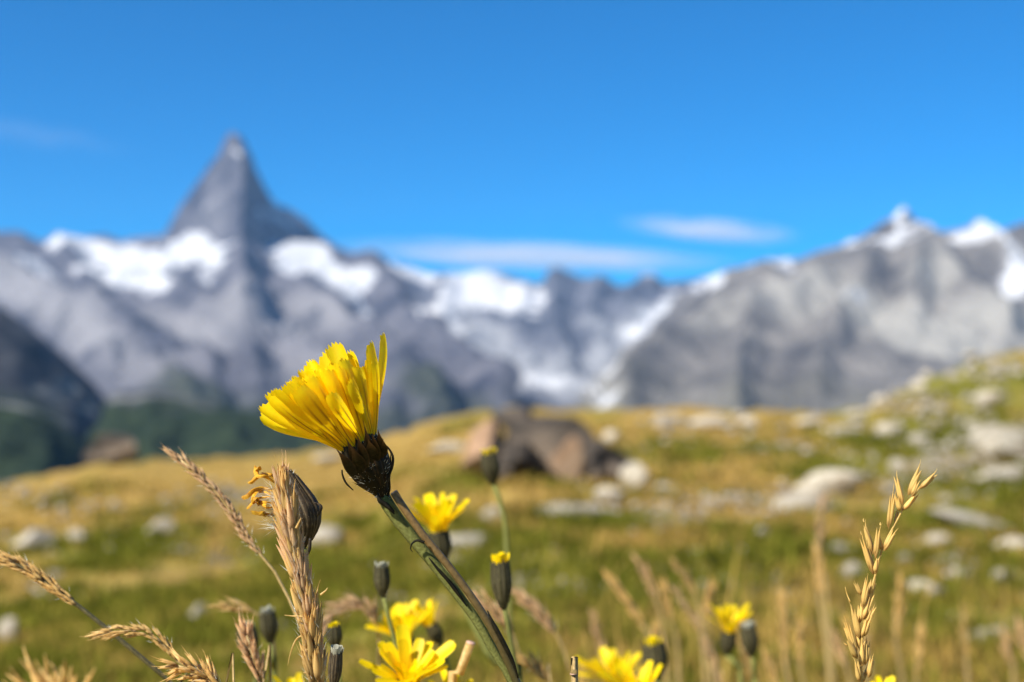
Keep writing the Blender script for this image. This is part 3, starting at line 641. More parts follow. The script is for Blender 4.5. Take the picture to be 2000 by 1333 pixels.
# ------------------------------------------------------------------ plant building blocks
def PX(d): return d / FPX                       # metres per reference pixel at depth d
def petal_vf(path, out, width, stripe=0.0, cup=0.12, twist=0.0, tip=1.0):
    """strap petal with a five toothed tip; path n x 3, out n x 3 = outward side"""
    n, m = len(path), 11
    t = norm(np.gradient(path, axis=0)); L = np.sum(np.linalg.norm(np.diff(path, axis=0), axis=1))
    o = norm(out - t * np.sum(out * t, 1)[:, None]); sd = np.cross(t, o)
    if twist:
        a = (np.linspace(0, 1, n) * twist)[:, None]; o, sd = o * np.cos(a) + sd * np.sin(a), sd * np.cos(a) - o * np.sin(a)
    u = np.linspace(0, 1, n); s = np.linspace(-1, 1, m)
    wv = width / 2 * (0.34 + 0.66 * sstep(0, 0.72, u)) * (1 - 0.10 * sstep(.82, 1, u))
    v = path[:, None, :] + sd[:, None, :] * (wv[:, None] * s[None, :])[..., None]
    v = v - o[:, None, :] * (wv[:, None] * (cup * s[None, :] ** 2 * 2.0 + 0.07 * np.cos(5 * math.pi * s)[None, :]))[..., None]
    tooth = np.where(np.arange(m) % 2 == 1, 0.011, -0.016) * L * tip * np.random.default_rng(int(width * 1e7) % 9973).uniform(.2, 1.8, m) - 0.06 * L * np.abs(s) ** 3
    v[-1] += t[-1] * tooth[:, None]; v[-2] += t[-2] * (tooth * 0.35)[:, None]
    st = stripe * np.exp(-((np.abs(s)[None, :] - 0.40) / 0.09) ** 2) * (1 - sstep(0.6, 0.95, u))[:, None] * sstep(0.0, 0.12, u)[:, None]
    return v.reshape(-1, 3), grid_faces(m, n), st.ravel()
def bez(a, b, c, d, n=18):
    t = np.linspace(0, 1, n)[:, None]; return a * (1 - t) ** 3 + 3 * b * t * (1 - t) ** 2 + 3 * c * t * t * (1 - t) + d * t ** 3
def lathe(path, radii, sides=20, n=22, ribs=0.03):
    q = catmull(path, n); r = np.maximum(np.interp(np.linspace(0, 1, n), np.linspace(0, 1, len(radii)), radii), 1e-5)
    k = np.ones(5) / 5; r[2:-2] = np.convolve(r, k, 'valid')
    t, N, B = frames(q); a = np.linspace(0, 2 * math.pi, sides, endpoint=False)
    rr = 1 + ribs * np.cos(a * sides / 2)
    v = q[:, None, :] + (r[:, None] * rr[None, :])[..., None] * (np.cos(a)[None, :, None] * N[:, None, :] + np.sin(a)[None, :, None] * B[:, None, :])
    f = grid_faces(sides, n, True); f.append(tuple(range(sides))[::-1]); f.append(tuple(range(sides * (n - 1), sides * n)))
    return v.reshape(-1, 3), f, (q, r, t, N, B)
def bract_vf(lt, phi, t0, t1, ext, width, lift, flare=0.0):
    """pointed scale hugging the cup from t0 to t1, its tip standing free by ext metres"""
    q, r, t, N, B = lt; n = len(q); us = np.linspace(t0, min(t1, 1.0), 9) * (n - 1)
    I = lambda a: np.stack([np.interp(us, np.arange(n), a[:, k]) for k in range(3)], -1)
    qq, tt, nn, bb = I(q), norm(I(t)), norm(I(N)), norm(I(B)); rr = np.interp(us, np.arange(n), r)
    rad = norm(nn * math.cos(phi) + bb * math.sin(phi))
    p = qq + rad * (rr * 1.02 + lift * np.linspace(0.3, 1, 9))[:, None]
    if ext > 0:
        e = np.linspace(0, 1, 6)[1:, None]; dirn = norm(p[-1] - p[-2])
        p = np.vstack([p, p[-1] + dirn * ext * e + rad[-1] * flare * ext * e ** 2]); rad = np.vstack([rad, np.repeat(rad[-1:], 5, 0)])
    m = len(p); u = np.linspace(0, 1, m); wv = width / 2 * (0.75 + 0.25 * np.sin(math.pi * np.minimum(u * 1.3, 1))) * np.clip(1.02 - u ** 1.8, 0.03, 1)
    tg = norm(np.gradient(p, axis=0)); sd = norm(np.cross(tg, rad)); s = np.linspace(-1, 1, 5)
    v = p[:, None, :] + sd[:, None, :] * (wv[:, None] * s)[..., None] - rad[:, None, :] * (wv[:, None] * 0.35 * s ** 2)[..., None]
    th = rad[:, None, :] * np.full((m, 5, 1), width * 0.05)
    top, bot = (v + th).reshape(-1, 3), (v - th).reshape(-1, 3)
    f = grid_faces(5, m); k5 = m * 5; f2 = [tuple(k5 + i for i in x[::-1]) for x in f]
    edge = np.repeat(np.abs(s)[None, :] ** 4, m, 0).ravel() * 0.5 + np.repeat((sstep(0.8, 1.0, u) * .5)[:, None], 5, 1).ravel()
    return np.vstack([top, bot]), f + f2, np.r_[edge, edge]
def hairs_vf(pts, dirs, L, r):
    out = []
    for p, d in zip(pts, dirs):
        l = L * random.uniform(.5, 1.3); j = np.array([random.gauss(0, .25) for _ in range(3)])
        d2 = norm(d + j); k = norm(np.cross(d2, CR + 0.01)); k2 = np.cross(d2, k)
        tri = [p + r * (k * math.cos(a) + k2 * math.sin(a)) for a in (0, 2.1, 4.2)]
        mid = p + d2 * l * .55 + norm(d2 + j) * l * .05; out.append((np.array(tri + [p + d2 * l + j * l * .3]), [(0, 1, 3), (1, 2, 3), (2, 0, 3)]))
    return join(out)
def base_of(px, py, d, dx=0.0, dy=0.0):
    p = W(px, py, d); x, y = p[0] + dx, p[1] + dy; return np.array([x, y, float(ground(x, y))])
def cup_hairs(lt, n, L, r, root):
    q, rr, t, N, B = lt; pts, ds = [], []
    for _ in range(n):
        k = random.randrange(1, len(q)); a = random.uniform(0, 2 * math.pi); rad = N[k] * math.cos(a) + B[k] * math.sin(a)
        pts.append(q[k] + rad * rr[k] * 1.03); ds.append(rad + t[k] * 0.5)
    v, f = hairs_vf(pts, ds, L, r); o = part('hairs', v, f, M['hair'], root, False); o['kind'] = 'stuff'; return o

# ------------------------------------------------------------------ the main flower
D0 = 0.300; u0 = PX(D0)
base = base_of(1250, 1333, D0, 0.01, 0.0)
fl = thing('yellow_flower', base, 'large sharp half open yellow flower leaning left in the foreground', 'flower')
AX = norm(-0.50 * CR + 0.866 * CU + 0.10 * CF); SX = norm(0.866 * CR + 0.5 * CU)
CB = W(702, 866, D0)
cup_path = Wl([(754, 982, D0), (744, 958, D0), (729, 927, D0), (716, 897, D0), (702, 866, D0)])
cv, cf, lt = lathe(cup_path, [u0 * x for x in (8, 11, 23, 36, 40, 37, 33)], 28, 26, 0.02)
inv = part('involucre', cv, cf, M['cup'], fl)
for k in range(20):
    v, f, e = bract_vf(lt, 2 * math.pi * k / 20 + random.uniform(-.1, .1), 0.18 + random.uniform(-.05, .05), 1.0, u0 * random.choice([8, 16, 26, 40, 55]) * random.uniform(.8, 1.2), u0 * random.uniform(17, 24), u0 * random.uniform(1, 5), random.uniform(.2, .5))
    part('bract', v, f, M['bract'], inv, True, {'edge': ('POINT', e)})
for k in range(14):
    v, f, e = bract_vf(lt, 2 * math.pi * (k + .4) / 14 + random.uniform(-.15, .15), 0.02, random.uniform(.35, .62), u0 * random.uniform(4, 12), u0 * random.uniform(11, 15), u0 * random.uniform(3, 6), random.uniform(0, .6))
    part('bract', v, f, M['bract'], inv, True, {'edge': ('POINT', e)})
for pl, r in (([(742, 866, .297), (757, 874, .297), (767, 892, .297), (766, 912, .297), (760, 930, .297), (761, 955, .298), (757, 968, .299)], 2.6), ([(690, 958, .297), (676, 944, .297), (669, 928, .297), (668, 918, .297)], 2.0)):
    v, f = tube(Wl(pl), [u0 * r * .5, u0 * r, u0 * r, u0 * r * .7], 6, 24); part('bract', v, f, M['bract'], inv)
cup_hairs(lt, 420, u0 * 10, u0 * 0.5, inv)
def scale_vf(path, width):
    p = catmull(path, 14); t = norm(np.gradient(p, axis=0)); sd = norm(np.cross(t, -CF)); u = np.linspace(0, 1, 14); s_ = np.linspace(-1, 1, 7)
    wv = width / 2 * (0.55 + 0.6 * np.sin(math.pi * np.minimum(u * 1.1 + .1, 1))) * (1 - u ** 2.2 * .98)
    v = p[:, None, :] + sd[:, None, :] * (wv[:, None] * s_)[..., None] + CF * (wv[:, None] * .5 * s_ ** 2)[..., None]
    e = np.repeat((sstep(.35, 1, u) * .75)[:, None], 7, 1) + (np.abs(s_)[None, :] > .8) * .2
    return v.reshape(-1, 3), grid_faces(7, 14), np.clip(e, 0, 1).ravel()
for (ax_, ay_), (bx_, by_), wd_ in (((702, 925), (676, 856), 22), ((712, 915), (697, 850), 22), ((722, 905), (712, 832), 20), ((733, 900), (727, 846), 20), ((742, 895), (738, 838), 18), ((692, 930), (656, 876), 20), ((749, 890), (747, 856), 14), ((706, 920), (684, 872), 24), ((727, 900), (719, 858), 24)):
    mx_, my_ = (ax_ + bx_) / 2 + 2, (ay_ + by_) / 2
    v, f, e = scale_vf(Wl([(ax_, ay_, .2945), (mx_, my_, .2905), (bx_, by_, .2862 + random.uniform(-.001, .0006))]), wd_ * u0)
    part('bract', v, f, M['bract'], inv, True, {'edge': ('POINT', e)})
PET = [  # tip px, py, depth mm, rim position -1..1, front(-1)/back(1), width px, twist, stripe
 (506, 812, 1, -1.0, .2, 50, .9, 0), (507, 792, -3, -.95, -.3, 46, .8, 0), (518, 772, -6, -.9, -.5, 44, .5, .2), (528, 762, -8, -.85, -.6, 40, .4, .6),
 (551, 757, -10, -.75, -.8, 48, .25, .85), (580, 752, -14, -.45, -1, 48, .1, .8), (570, 742, -9, -.5, -.6, 40, .1, .2),
 (608, 737, -14, -.2, -1, 46, .15, .8), (600, 730, -8, -.3, -.5, 40, 0, 0), (634, 722, -12, 0, -1, 46, -.1, .3),
 (648, 712, -12, .2, -1, 42, -.15, .85), (670, 705, -11, .5, -1, 44, -.25, .9), (690, 716, -9, .8, -.7, 38, -.4, .7),
 (700, 722, -8, .95, -.5, 36, -.5, .9), (645, 765, -16, .3, -1, 36, .1, .9),
 (588, 716, 8, -.4, .8, 44, -.5, 0), (604, 702, 7, -.25, .8, 38, -.2, 0), (652, 666, 8, 0, .9, 52, 0, 0), (634, 690, 4, -.1, .5, 40, 0, 0), (676, 684, 9, .3, .9, 40, .2, 0), (664, 700, 3, .2, .4, 40, 0, 0),
 (692, 700, 10, .5, .8, 40, .2, 0), (728, 668, -3, .9, -.4, 36, .35, .25), (745, 649, 3, 1.0, .2, 34, .3, .2), (719, 700, 5, .8, .5, 36, .3, 0), (738, 690, -5, 1.0, -.2, 34, .5, .85), (712, 716, 0, .85, .1, 36, .2, 0),
 (545, 775, 4, -.8, .5, 40, .2, 0), (560, 745, 3, -.6, .4, 42, .1, 0), (575, 742, 6, -.5, .7, 42, 0, 0), (612, 722, 2, -.2, .3, 42, 0, 0), (645, 705, 0, .2, .1, 42, 0, 0), (680, 712, 0, .5, .1, 40, 0, 0)]
rp = random.Random(5)
PET += [(a[0] * .5 + b_[0] * .5 + rp.uniform(-8, 8), a[1] * .5 + b_[1] * .5 + rp.uniform(-6, 14), a[2] * .5 + b_[2] * .5 - rp.uniform(-1, 2), a[3] * .5 + b_[3] * .5, a[4], rp.uniform(24, 32), rp.uniform(-.4, .4), rp.choice([0, .4, .8])) for a, b_ in zip(PET[2:14:1], PET[3:15:1])]
for tx, ty, dz, s, fr, wd, tw, stp in PET:
    tw += rp.uniform(-.35, .35); tx += rp.uniform(-5, 5); ty += rp.uniform(-5, 7); bl = rp.uniform(.05, .21)
    T = W(tx, ty, D0 + mm(dz + rp.uniform(-1.5, 1.5))); rad = norm(SX * s + CF * fr * math.sqrt(max(0.02, 1 - s * s)) * 1.0)
    Bp = CB + SX * s * 30 * u0 + CF * fr * math.sqrt(max(0.0, 1 - s * s)) * 30 * u0 - AX * 12 * u0
    L = np.linalg.norm(T - Bp); dT = norm(AX * 0.75 + (T - Bp) / L * 0.5)
    p = bez(Bp, Bp + AX * .30 * L + rad * bl * L, T - dT * rp.uniform(.22, .42) * L, T)
    ax = CB + AX[None, :] * ((p - CB) @ AX)[:, None]; out = norm(norm(p - ax) * .6 + rad - CF * (.8 if fr < .6 else 0))
    v, f, st = petal_vf(p, out, wd * u0 * rp.uniform(.68, .95), stp, rp.uniform(.2, .6), tw)
    part('petal', v, f, M['petal'], fl, True, {'stripe': ('POINT', st)})
MS = [(748, 970, D0), (776, 1014, D0), (833, 1084, D0), (884, 1149, D0), (931, 1213, D0), (969, 1280, D0), (1001, 1335, D0), (1060, 1500, D0)]
sp = np.vstack([Wl(MS), (W(1060, 1500, D0) * .45 + base * .55)[None], base[None]])
v, f = tube(sp, [u0 * x for x in (13, 8.5, 7.5, 7.5, 7.5, 8, 8, 9, 10, 10)], 12, 90, 0.06)
st_ = part('stem', v, f, M['stem'], fl)
for pl, rr in (([(829, 1060, .2965), (815, 1056, .2965), (805, 1062, .2965), (802, 1072, .2965), (806, 1079, .2965)], (3.2, 2.6, 2, 1.3, .6)), ([(738, 962, .2962), (742, 978, .2962), (756, 988, .2965), (770, 1000, .297)], (1, 5, 5, 2)),
               ([(748, 985, .2962), (758, 990, .2962), (770, 1004, .2965)], (2.5, 4, 1.5)), ([(838, 1090, .2982), (850, 1106, .298), (880, 1140, .298), (912, 1185, .298)], (1, 3.5, 4, 1))):
    v, f = tube(Wl(pl), [u0 * x for x in rr], 6, 22); part('bract', v, f, M['bract'], st_)
# cut stalk running beside it
CS = [(769, 962, .2985), (790, 995, .2985), (828, 1048, .2985), (872, 1101, .2985), (917, 1161, .2985), (957, 1222, .2985), (989, 1286, .2985), (1011, 1338, .2985), (1075, 1500, .2965)]
b2 = base + np.array([0.006, -0.004, 0]); b2[2] = float(ground(b2[0], b2[1]))
cs = thing('cut_stalk', b2, 'brown cut off stalk touching the stem of the large yellow flower', 'plant stalk')
sp = np.vstack([Wl(CS), (W(1075, 1500, .2965) * .45 + b2 * .55)[None], b2[None]])
v, f = tube(sp, [u0 * x for x in (7.5, 7.5, 7.5, 7.5, 7.5, 8, 8, 9, 10, 10, 10)], 12, 90, 0.03)
g_ = np.repeat(np.clip(np.linspace(0, 6, 90), 0, 1), 12)
sk = part('stalk', v, f, M['stub'], cs, True, {'edge': ('POINT', g_)})
e0 = Wl(CS[:2]); dr_ = norm(e0[0] - e0[1])
v, f = tube(np.array([e0[0] - dr_ * u0 * 1.0, e0[0] + dr_ * u0 * 1.2]), [u0 * 7.7, u0 * 6.4], 12, 3); part('cut_end', v, f, M['stub_cut'], cs)
v, f = tube(Wl([(952, 1193, .2945), (962, 1216, .2942), (978, 1246, .2943), (1000, 1290, .295), (1012, 1325, .2955)]), [u0 * x for x in (1, 4.5, 5, 4, 1.5)], 6, 24); part('bract', v, f, M['bract'], cs)

# ------------------------------------------------------------------ grass seeds
def spikelet_vf(seed, awn=0.25, fat=0.11):
    r = np.random.default_rng(seed); parts_, ed = [], []
    for k, (off, sc, az) in enumerate(((0, 1, 0), (0.05, .8, 2.4), (0.1, .86, 4.4))):
        n, m = 9, 7; u = np.linspace(0, 1, n); rad = fat * np.sin(math.pi * np.clip(u, 0, 1) ** 0.62) ** 0.9 * (1 - .25 * u) + 0.006
        z = u * sc; bend = 0.05 * (u ** 2) * (1 if k else .4)
        cx, cy = math.cos(az) * (fat * .45 * (k > 0)), math.sin(az) * (fat * .45 * (k > 0))
        a = np.linspace(0, 2 * math.pi, m, endpoint=False)
        v = np.stack([cx + bend[:, None] * math.cos(az) + rad[:, None] * np.cos(a), cy + bend[:, None] * math.sin(az) + rad[:, None] * .62 * np.sin(a), np.repeat(z[:, None], m, 1) + off], -1).reshape(-1, 3)
        parts_.append((v, grid_faces(m, n, True))); ed.append(np.repeat((1 - sstep(0, .35, u))[:, None] * .8, m, 1).ravel() + np.tile((np.arange(m) % 3 == 0) * .25, n))
    if awn:
        p = np.array([(0.03, 0, .95), (0.045, .01, 1 + awn * .5), (0.09, .02, 1 + awn)]); v, f = tube(p, [.012, .008, .003], 4, 5, cap=False); parts_.append((v, f)); ed.append(np.zeros(len(v)))
    v, f = join(parts_); return v, f, np.clip(np.concatenate(ed), 0, 1)
SPK = {}
def spk_mesh(mat, seed, awn, fat):
    k = (mat, seed, awn, fat)
    if k not in SPK:
        v, f, e = spikelet_vf(seed, awn, fat); SPK[k] = mesh('spikelet', v, f, M[mat], True, {'edge': ('POINT', e)})
    return SPK[k]
def aim(p, d, L, roll, fatx=1.0):
    z = Vector(tuple(norm(d))); x = z.orthogonal().normalized(); y = z.cross(x)
    R = Matrix((x, y, z)).transposed().to_4x4()
    return Matrix.Translation(tuple(p)) @ R @ Matrix.Rotation(roll, 4, 'Z') @ Matrix.Diagonal((L * fatx, L * fatx, L, 1))

# dense spike right in front of the withered flower
DS = [(553, 935, .2905), (554, 965, .2905), (562, 1015, .2905), (574, 1075, .2905), (592, 1150, .2905), (606, 1222, .2905), (614, 1290, .2905), (620, 1345, .2905), (640, 1480, .2905)]
b3 = base_of(700, 1500, .2905, 0.02)
ds = thing('grass_spike', b3, 'dense tan grass spike standing in front of the withered flower head', 'grass')
sp = np.vstack([Wl(DS), (W(640, 1480, .2905) * .5 + b3 * .5)[None], b3[None]])
v, f = tube(sp, [u0 * x for x in (1.5, 3, 3.5, 4, 4.5, 5, 5, 5, 5, 6, 6)], 7, 70); part('stem', v, f, M['straw_stem'], ds)
q = catmull(Wl(DS[:-1]), 200); tq = norm(np.gradient(q, axis=0))
for k in range(150):
    t = k / 149.0; i = int(6 + 193 * t); up = -tq[i]; a = k * 2.399 + random.uniform(-.4, .4)
    n1_ = norm(np.cross(up, CF)); n2_ = np.cross(up, n1_); rad = n1_ * math.cos(a) + n2_ * math.sin(a)
    wdt = np.interp(t, [0, .12, .3, .48, .62, .8, 1], [.10, .26, .30, .20, .26, .30, .26])
    dirn = up + rad * wdt * random.uniform(.5, 1.15); L = u0 * random.uniform(46, 74) * np.interp(t, [0, .1, 1], [.7, 1, 1])
    inst('spikelet', spk_mesh(random.choice(['straw', 'straw', 'straw_pink']), 1 + k % 2, random.choice([0, .2, .35]), .10), aim(q[i] + rad * u0 * np.interp(t, [0, .15, .45, .6, 1], [2, 11, 8, 10, 12]) * random.uniform(.4, 1), dirn, L, random.uniform(0, 6)), ds)
hp, hd = [], []
for _ in range(260):
    i = random.randrange(4, 198); up = -tq[i]; a = random.uniform(0, 6.28); n1_ = norm(np.cross(up, CF)); n2_ = np.cross(up, n1_); rad = n1_ * math.cos(a) + n2_ * math.sin(a)
    hp.append(q[i] + rad * u0 * random.uniform(8, 24)); hd.append(up + rad * random.uniform(.2, .8))
v, f = hairs_vf(hp, hd, u0 * 22, u0 * .55); o_ = part('hairs', v, f, M['hair'], ds, False); o_['kind'] = 'stuff'
for pl in ([(602, 1238, .289), (580, 1248, .289), (568, 1275, .289), (562, 1300, .289)], [(598, 1205, .289), (575, 1204, .289), (556, 1202, .289)], [(600, 1315, .289), (592, 1314, .289)], [(578, 1032, .288), (584, 1020, .288), (588, 1012, .288)], [(626, 1162, .288), (636, 1154, .288), (640, 1148, .288)]):
    v, f = tube(Wl(pl), [u0 * 2.2, u0 * 1.6, u0 * .5], 5, 12); part('awn', v, f, M['straw'], ds)

# withered head behind the spike
b4 = base_of(720, 1500, .302, 0.02, 0.006)
wf = thing('withered_flower', b4, 'withered dark flower head with shrivelled orange petals behind the tan spike', 'flower')
Dw = .302
cv, cf, lw = lathe(Wl([(590, 1068, Dw), (598, 1040, Dw), (594, 1005, Dw), (578, 965, Dw), (560, 925, Dw), (556, 918, Dw)]), [u0 * x for x in (8, 14, 29, 33, 28, 21, 13, 6)], 20, 22, 0.03)
wi = part('involucre', cv, cf, M['cup_brown'], wf, True, {'edge': ('POINT', np.zeros(len(cv)))})
for k in range(16):
    v, f, e = bract_vf(lw, 2 * math.pi * k / 16 + random.uniform(-.1, .1), random.uniform(.05, .2), random.uniform(.8, 1), u0 * random.uniform(6, 22), u0 * random.uniform(11, 15), u0 * random.uniform(1, 4), random.uniform(0, .4))
    part('bract', v, f, M['cup_brown'], wi, True, {'edge': ('POINT', e)})
cup_hairs(lw, 70, u0 * 9, u0 * .5, wi)
for pl in ([(622, 1006, .2995), (627, 992, .2995), (622, 985, .2995), (614, 982, .2995)], [(606, 1052, .2995), (604, 1075, .2995), (598, 1090, .2995)]):
    v, f = tube(Wl(pl), [u0 * 3, u0 * 3.5, u0 * 1], 6, 14); part('bract', v, f, M['cup_brown'], wi)
for pl, wd in (([(548, 950), (520, 930), (505, 928), (502, 915), (508, 911)], 11), ([(545, 945), (522, 926), (505, 930), (492, 940), (484, 943)], 8), ([(540, 962), (515, 952), (495, 955), (482, 966), (472, 970)], 11),
               ([(540, 970), (520, 962), (505, 958), (494, 966), (490, 978)], 8), ([(538, 982), (520, 980), (505, 978), (494, 972), (490, 984)], 9), ([(538, 990), (518, 990), (506, 984), (498, 980)], 10), ([(535, 1008), (518, 1002), (505, 1000), (490, 998)], 10),
               ([(545, 975), (522, 970), (500, 974), (486, 988), (482, 992)], 6), ([(548, 938), (530, 925), (515, 925)], 10), ([(536, 1000), (524, 1005), (512, 1004)], 8)):
    p = catmull(np.array([W(x, y, Dw - .004 + random.uniform(-.006, .004)) for x, y in pl]), 18)
    out = np.repeat(norm(CU * .5 - CF + CR * random.uniform(-.5, .5))[None], 18, 0)
    v, f, st = petal_vf(p[::1], out, wd * u0, .0, 0.6, random.uniform(-2.5, 2.5)); part('petal', v, f, M['petal_dry'], wf, True, {'stripe': ('POINT', st)})
pts = [W(random.uniform(535, 552), random.uniform(955, 1035), Dw - random.uniform(0, .006)) for _ in range(130)]
ds_ = [norm(-CR + CU * random.uniform(-.35, .35) - CF * random.uniform(-.3, .5)) for _ in pts]
v, f = hairs_vf(pts, ds_, u0 * 34, u0 * .6); o_ = part('pappus', v, f, M['hair'], wf, False); o_['kind'] = 'stuff'
v, f = tube(np.vstack([Wl([(591, 1072, Dw), (588, 1100, Dw), (588, 1140, Dw), (600, 1220, Dw), (618, 1335, Dw), (650, 1500, Dw)]), b4[None]]), [u0 * x for x in (10, 8, 7.5, 8, 8, 8, 9)], 10, 60, .05)
part('stem', v, f, M['stem'], wf)

# golden spike on the right, each spikelet where it grows
Dr = .306; ur = PX(Dr)
Z = lambda x, y, d=Dr: W(1500 + x * .355, 860 + y * .355, d)
b5 = base_of(1680, 1600, Dr, -0.005)
gs = thing('grass_spike', b5, 'sharp golden oat like grass spike bending right on the right side', 'grass')
sp = np.vstack([np.array([Z(*a) for a in ((838, 255), (800, 305), (735, 392), (700, 460), (645, 560), (620, 625), (590, 745), (560, 850), (535, 980), (515, 1120), (510, 1250), (512, 1340))]), (Z(512, 1340) * .4 + b5 * .6)[None], b5[None]])
v, f = tube(sp, [ur * x for x in (1.5, 2, 2.6, 3, 3.2, 3.4, 3.6, 4, 4.5, 5, 5, 5, 5, 5)], 7, 90); part('stem', v, f, M['straw_gold'], gs)
SP = [((832, 270), (934, 166), 0), ((770, 305), (846, 118), 0), ((790, 312), (836, 218), -2), ((738, 388), (830, 278), -1), ((742, 362), (703, 175), 1), ((726, 392), (698, 296), -2), ((664, 492), (692, 250), 0), ((700, 462), (716, 366), 2),
      ((636, 612), (710, 486), -1), ((628, 610), (602, 505), 0), ((590, 655), (618, 462), -1), ((578, 632), (527, 445), 2), ((578, 738), (512, 512), 0), ((588, 738), (612, 635), -2), ((580, 742), (545, 560), 1), ((512, 855), (474, 772), 0),
      ((520, 925), (552, 738), -1), ((520, 992), (577, 826), 0), ((536, 905), (590, 765), 2), ((545, 1000), (590, 900), 0), ((516, 1090), (562, 945), -2), ((500, 1092), (453, 885), 0), ((505, 1155), (478, 960), 2), ((488, 1185), (420, 968), 0),
      ((475, 1130), (418, 1010), 1), ((440, 1132), (414, 1112), 0), ((492, 1205), (432, 1075), -2), ((514, 1250), (528, 1095), 0), ((534, 1240), (546, 1078), 1), ((552, 1310), (580, 1176), 0), ((500, 1330), (478, 1200), -1), ((520, 1340), (500, 1230), 1),
      ((530, 1080), (556, 1000), 1), ((510, 1340), (548, 1240), 2), ((505, 1010), (512, 880), 2), ((560, 860), (585, 740), 2)]
for k, (a, b_, dz) in enumerate(SP):
    A_, B_ = Z(*a, Dr + mm(dz) * .6), Z(*b_, Dr + mm(dz)); L = np.linalg.norm(B_ - A_) * .92
    inst('spikelet', spk_mesh('straw_gold', 1, .14, .098), aim(A_, B_ - A_, L, random.uniform(0, 6), min(1.35, max(.75, 62 * .355 * ur * 2.6 / L))), gs)
for pl in ([(528, 450), (524, 440), (527, 430)], [(515, 520), (510, 512), (511, 500)], [(452, 890), (435, 850), (424, 808)], [(618, 468), (617, 460), (618, 452)]):
    v, f = tube(np.array([Z(*a) for a in pl]), [ur * 1.4, ur, ur * .4], 5, 8); part('awn', v, f, M['straw_gold'], gs)

# ------------------------------------------------------------------ other flowers, buds and grass heads
def img_axis(ang, toward): a = math.radians(ang); return norm(math.cos(a) * CR + math.sin(a) * CU - toward * CF)
PM = {}
def petal_proto(flare, Lw, k):
    key = (flare, Lw, k)
    if key not in PM:
        n = 14; u = np.linspace(0, 1, n); r = random.Random(k * 13 + flare)
        a = math.radians(8) + (math.radians(flare + r.uniform(-6, 6)) - math.radians(8)) * sstep(0, .55, u) + math.radians(r.uniform(-12, 14)) * u ** 3
        p = np.c_[np.cumsum(np.sin(a)) / n, 0 * u, np.cumsum(np.cos(a)) / n]; p -= p[0]
        out = np.c_[np.cos(a), 0 * u, -np.sin(a)]
        v, f, st = petal_vf(p, out, Lw, 0.0, .12, r.uniform(-.3, .3)); PM[key] = mesh('petal', v, f, M['petal'], True, {'stripe': ('POINT', st)})
    return PM[key]
def frame_m(o, ax):
    z = Vector(tuple(ax)); x = z.orthogonal().normalized(); y = z.cross(x)
    return Matrix.Translation(tuple(o)) @ Matrix((x, y, z)).transposed().to_4x4()
def stem_from(p0, pts, d, root_b, r, mat, root):
    pth = np.vstack([p0[None], Wl([(x, y, d) for x, y in pts]), root_b[None]]) if pts else np.vstack([p0[None], root_b[None]])
    v, f = tube(pth, [r * .9, r, r, r * 1.1], 9, 40, .04); return part('stem', v, f, M[mat], root)
def flower(label, px, py, d, ang, toward, flare, Lpx, n, stem, wpx=.21, cup=1.0, name='yellow_flower'):
    d = .3 + (d - .3) * 1.9
    u = PX(d); c = W(px, py, d); ax = img_axis(ang, toward)
    last = stem[-1]; b = base_of(last[0] + 15, last[1] + 100, d, random.uniform(-.01, .02)); rt = thing(name, b, label, 'flower', 'yellow flowers around the large one')
    R = 17 * cup * u * (Lpx / 85); H = 46 * cup * u * (Lpx / 85)
    cv, cf, l = lathe(np.array([c - ax * H * 1.25, c - ax * H, c - ax * H * .6, c - ax * H * .2, c + ax * H * .05]), [R * .3, R * .7, R * 1.1, R * 1.15, R * 1.05, R * .95], 14, 14)
    iv = part('involucre', cv, cf, M['cup_green'], rt)
    for k in range(12):
        v, f, e = bract_vf(l, 2 * math.pi * k / 12 + random.uniform(-.1, .1), .1, random.uniform(.8, 1), R * random.uniform(.2, .5), R * .5, R * .06, .1); part('bract', v, f, M['bract_green'], iv, True, {'edge': ('POINT', e)})
    F = frame_m(c, ax)
    for ring, (cnt, fl_, ls) in enumerate(((n, flare, 1.0), (n * 2 // 3, flare * .62, .82), (max(4, n // 3), flare * .3, .6))):
        for k in range(cnt):
            ph = 2 * math.pi * (k + ring * .37) / cnt + random.uniform(-.12, .12); s = Lpx * u * ls * random.uniform(.78, 1.12)
            inst('petal', petal_proto(int(round(fl_ / 5) * 5), wpx, k % 4), F @ Matrix.Rotation(ph, 4, 'Z') @ Matrix.Translation((R * .75 * (1 - ring * .3), 0, -.04 * s)) @ Matrix.Rotation(random.uniform(-.25, .25), 4, 'Y') @ Matrix.Rotation(random.uniform(-.3, .3), 4, 'Z') @ Matrix.Scale(s, 4), rt)
    stem_from(c - ax * H * 1.2, stem, d, b, 7 * u * (Lpx / 85), 'stem', rt); return rt
flower('blurred yellow flower just right of the large flower\'s stem', 856, 1040, .385, 97, .05, 48, 96, 13, [(862, 1110), (905, 1180), (960, 1290), (1010, 1400)])
flower('blurred yellow flower low between the stem and the pale bud, turned left', 790, 1252, .40, 108, .1, 50, 82, 13, [(800, 1320), (815, 1420)])
flower('blurred yellow flower with dark cup, just right of its look-alike below the stem', 842, 1222, .405, 118, .0, 40, 62, 11, [(862, 1290), (880, 1400)])
flower('yellow flower at the bottom facing up with open long petals', 798, 1338, .338, 88, .35, 62, 112, 15, [(806, 1430), (815, 1500)], .24)
flower('small piece of yellow flower at the bottom edge beside the open flower', 884, 1368, .345, 90, .2, 50, 62, 10, [(890, 1430), (892, 1500)])
flower('left yellow flower of the blurred pair at the bottom right of centre', 1202, 1338, .44, 103, .12, 50, 88, 14, [(1206, 1420), (1210, 1500)])
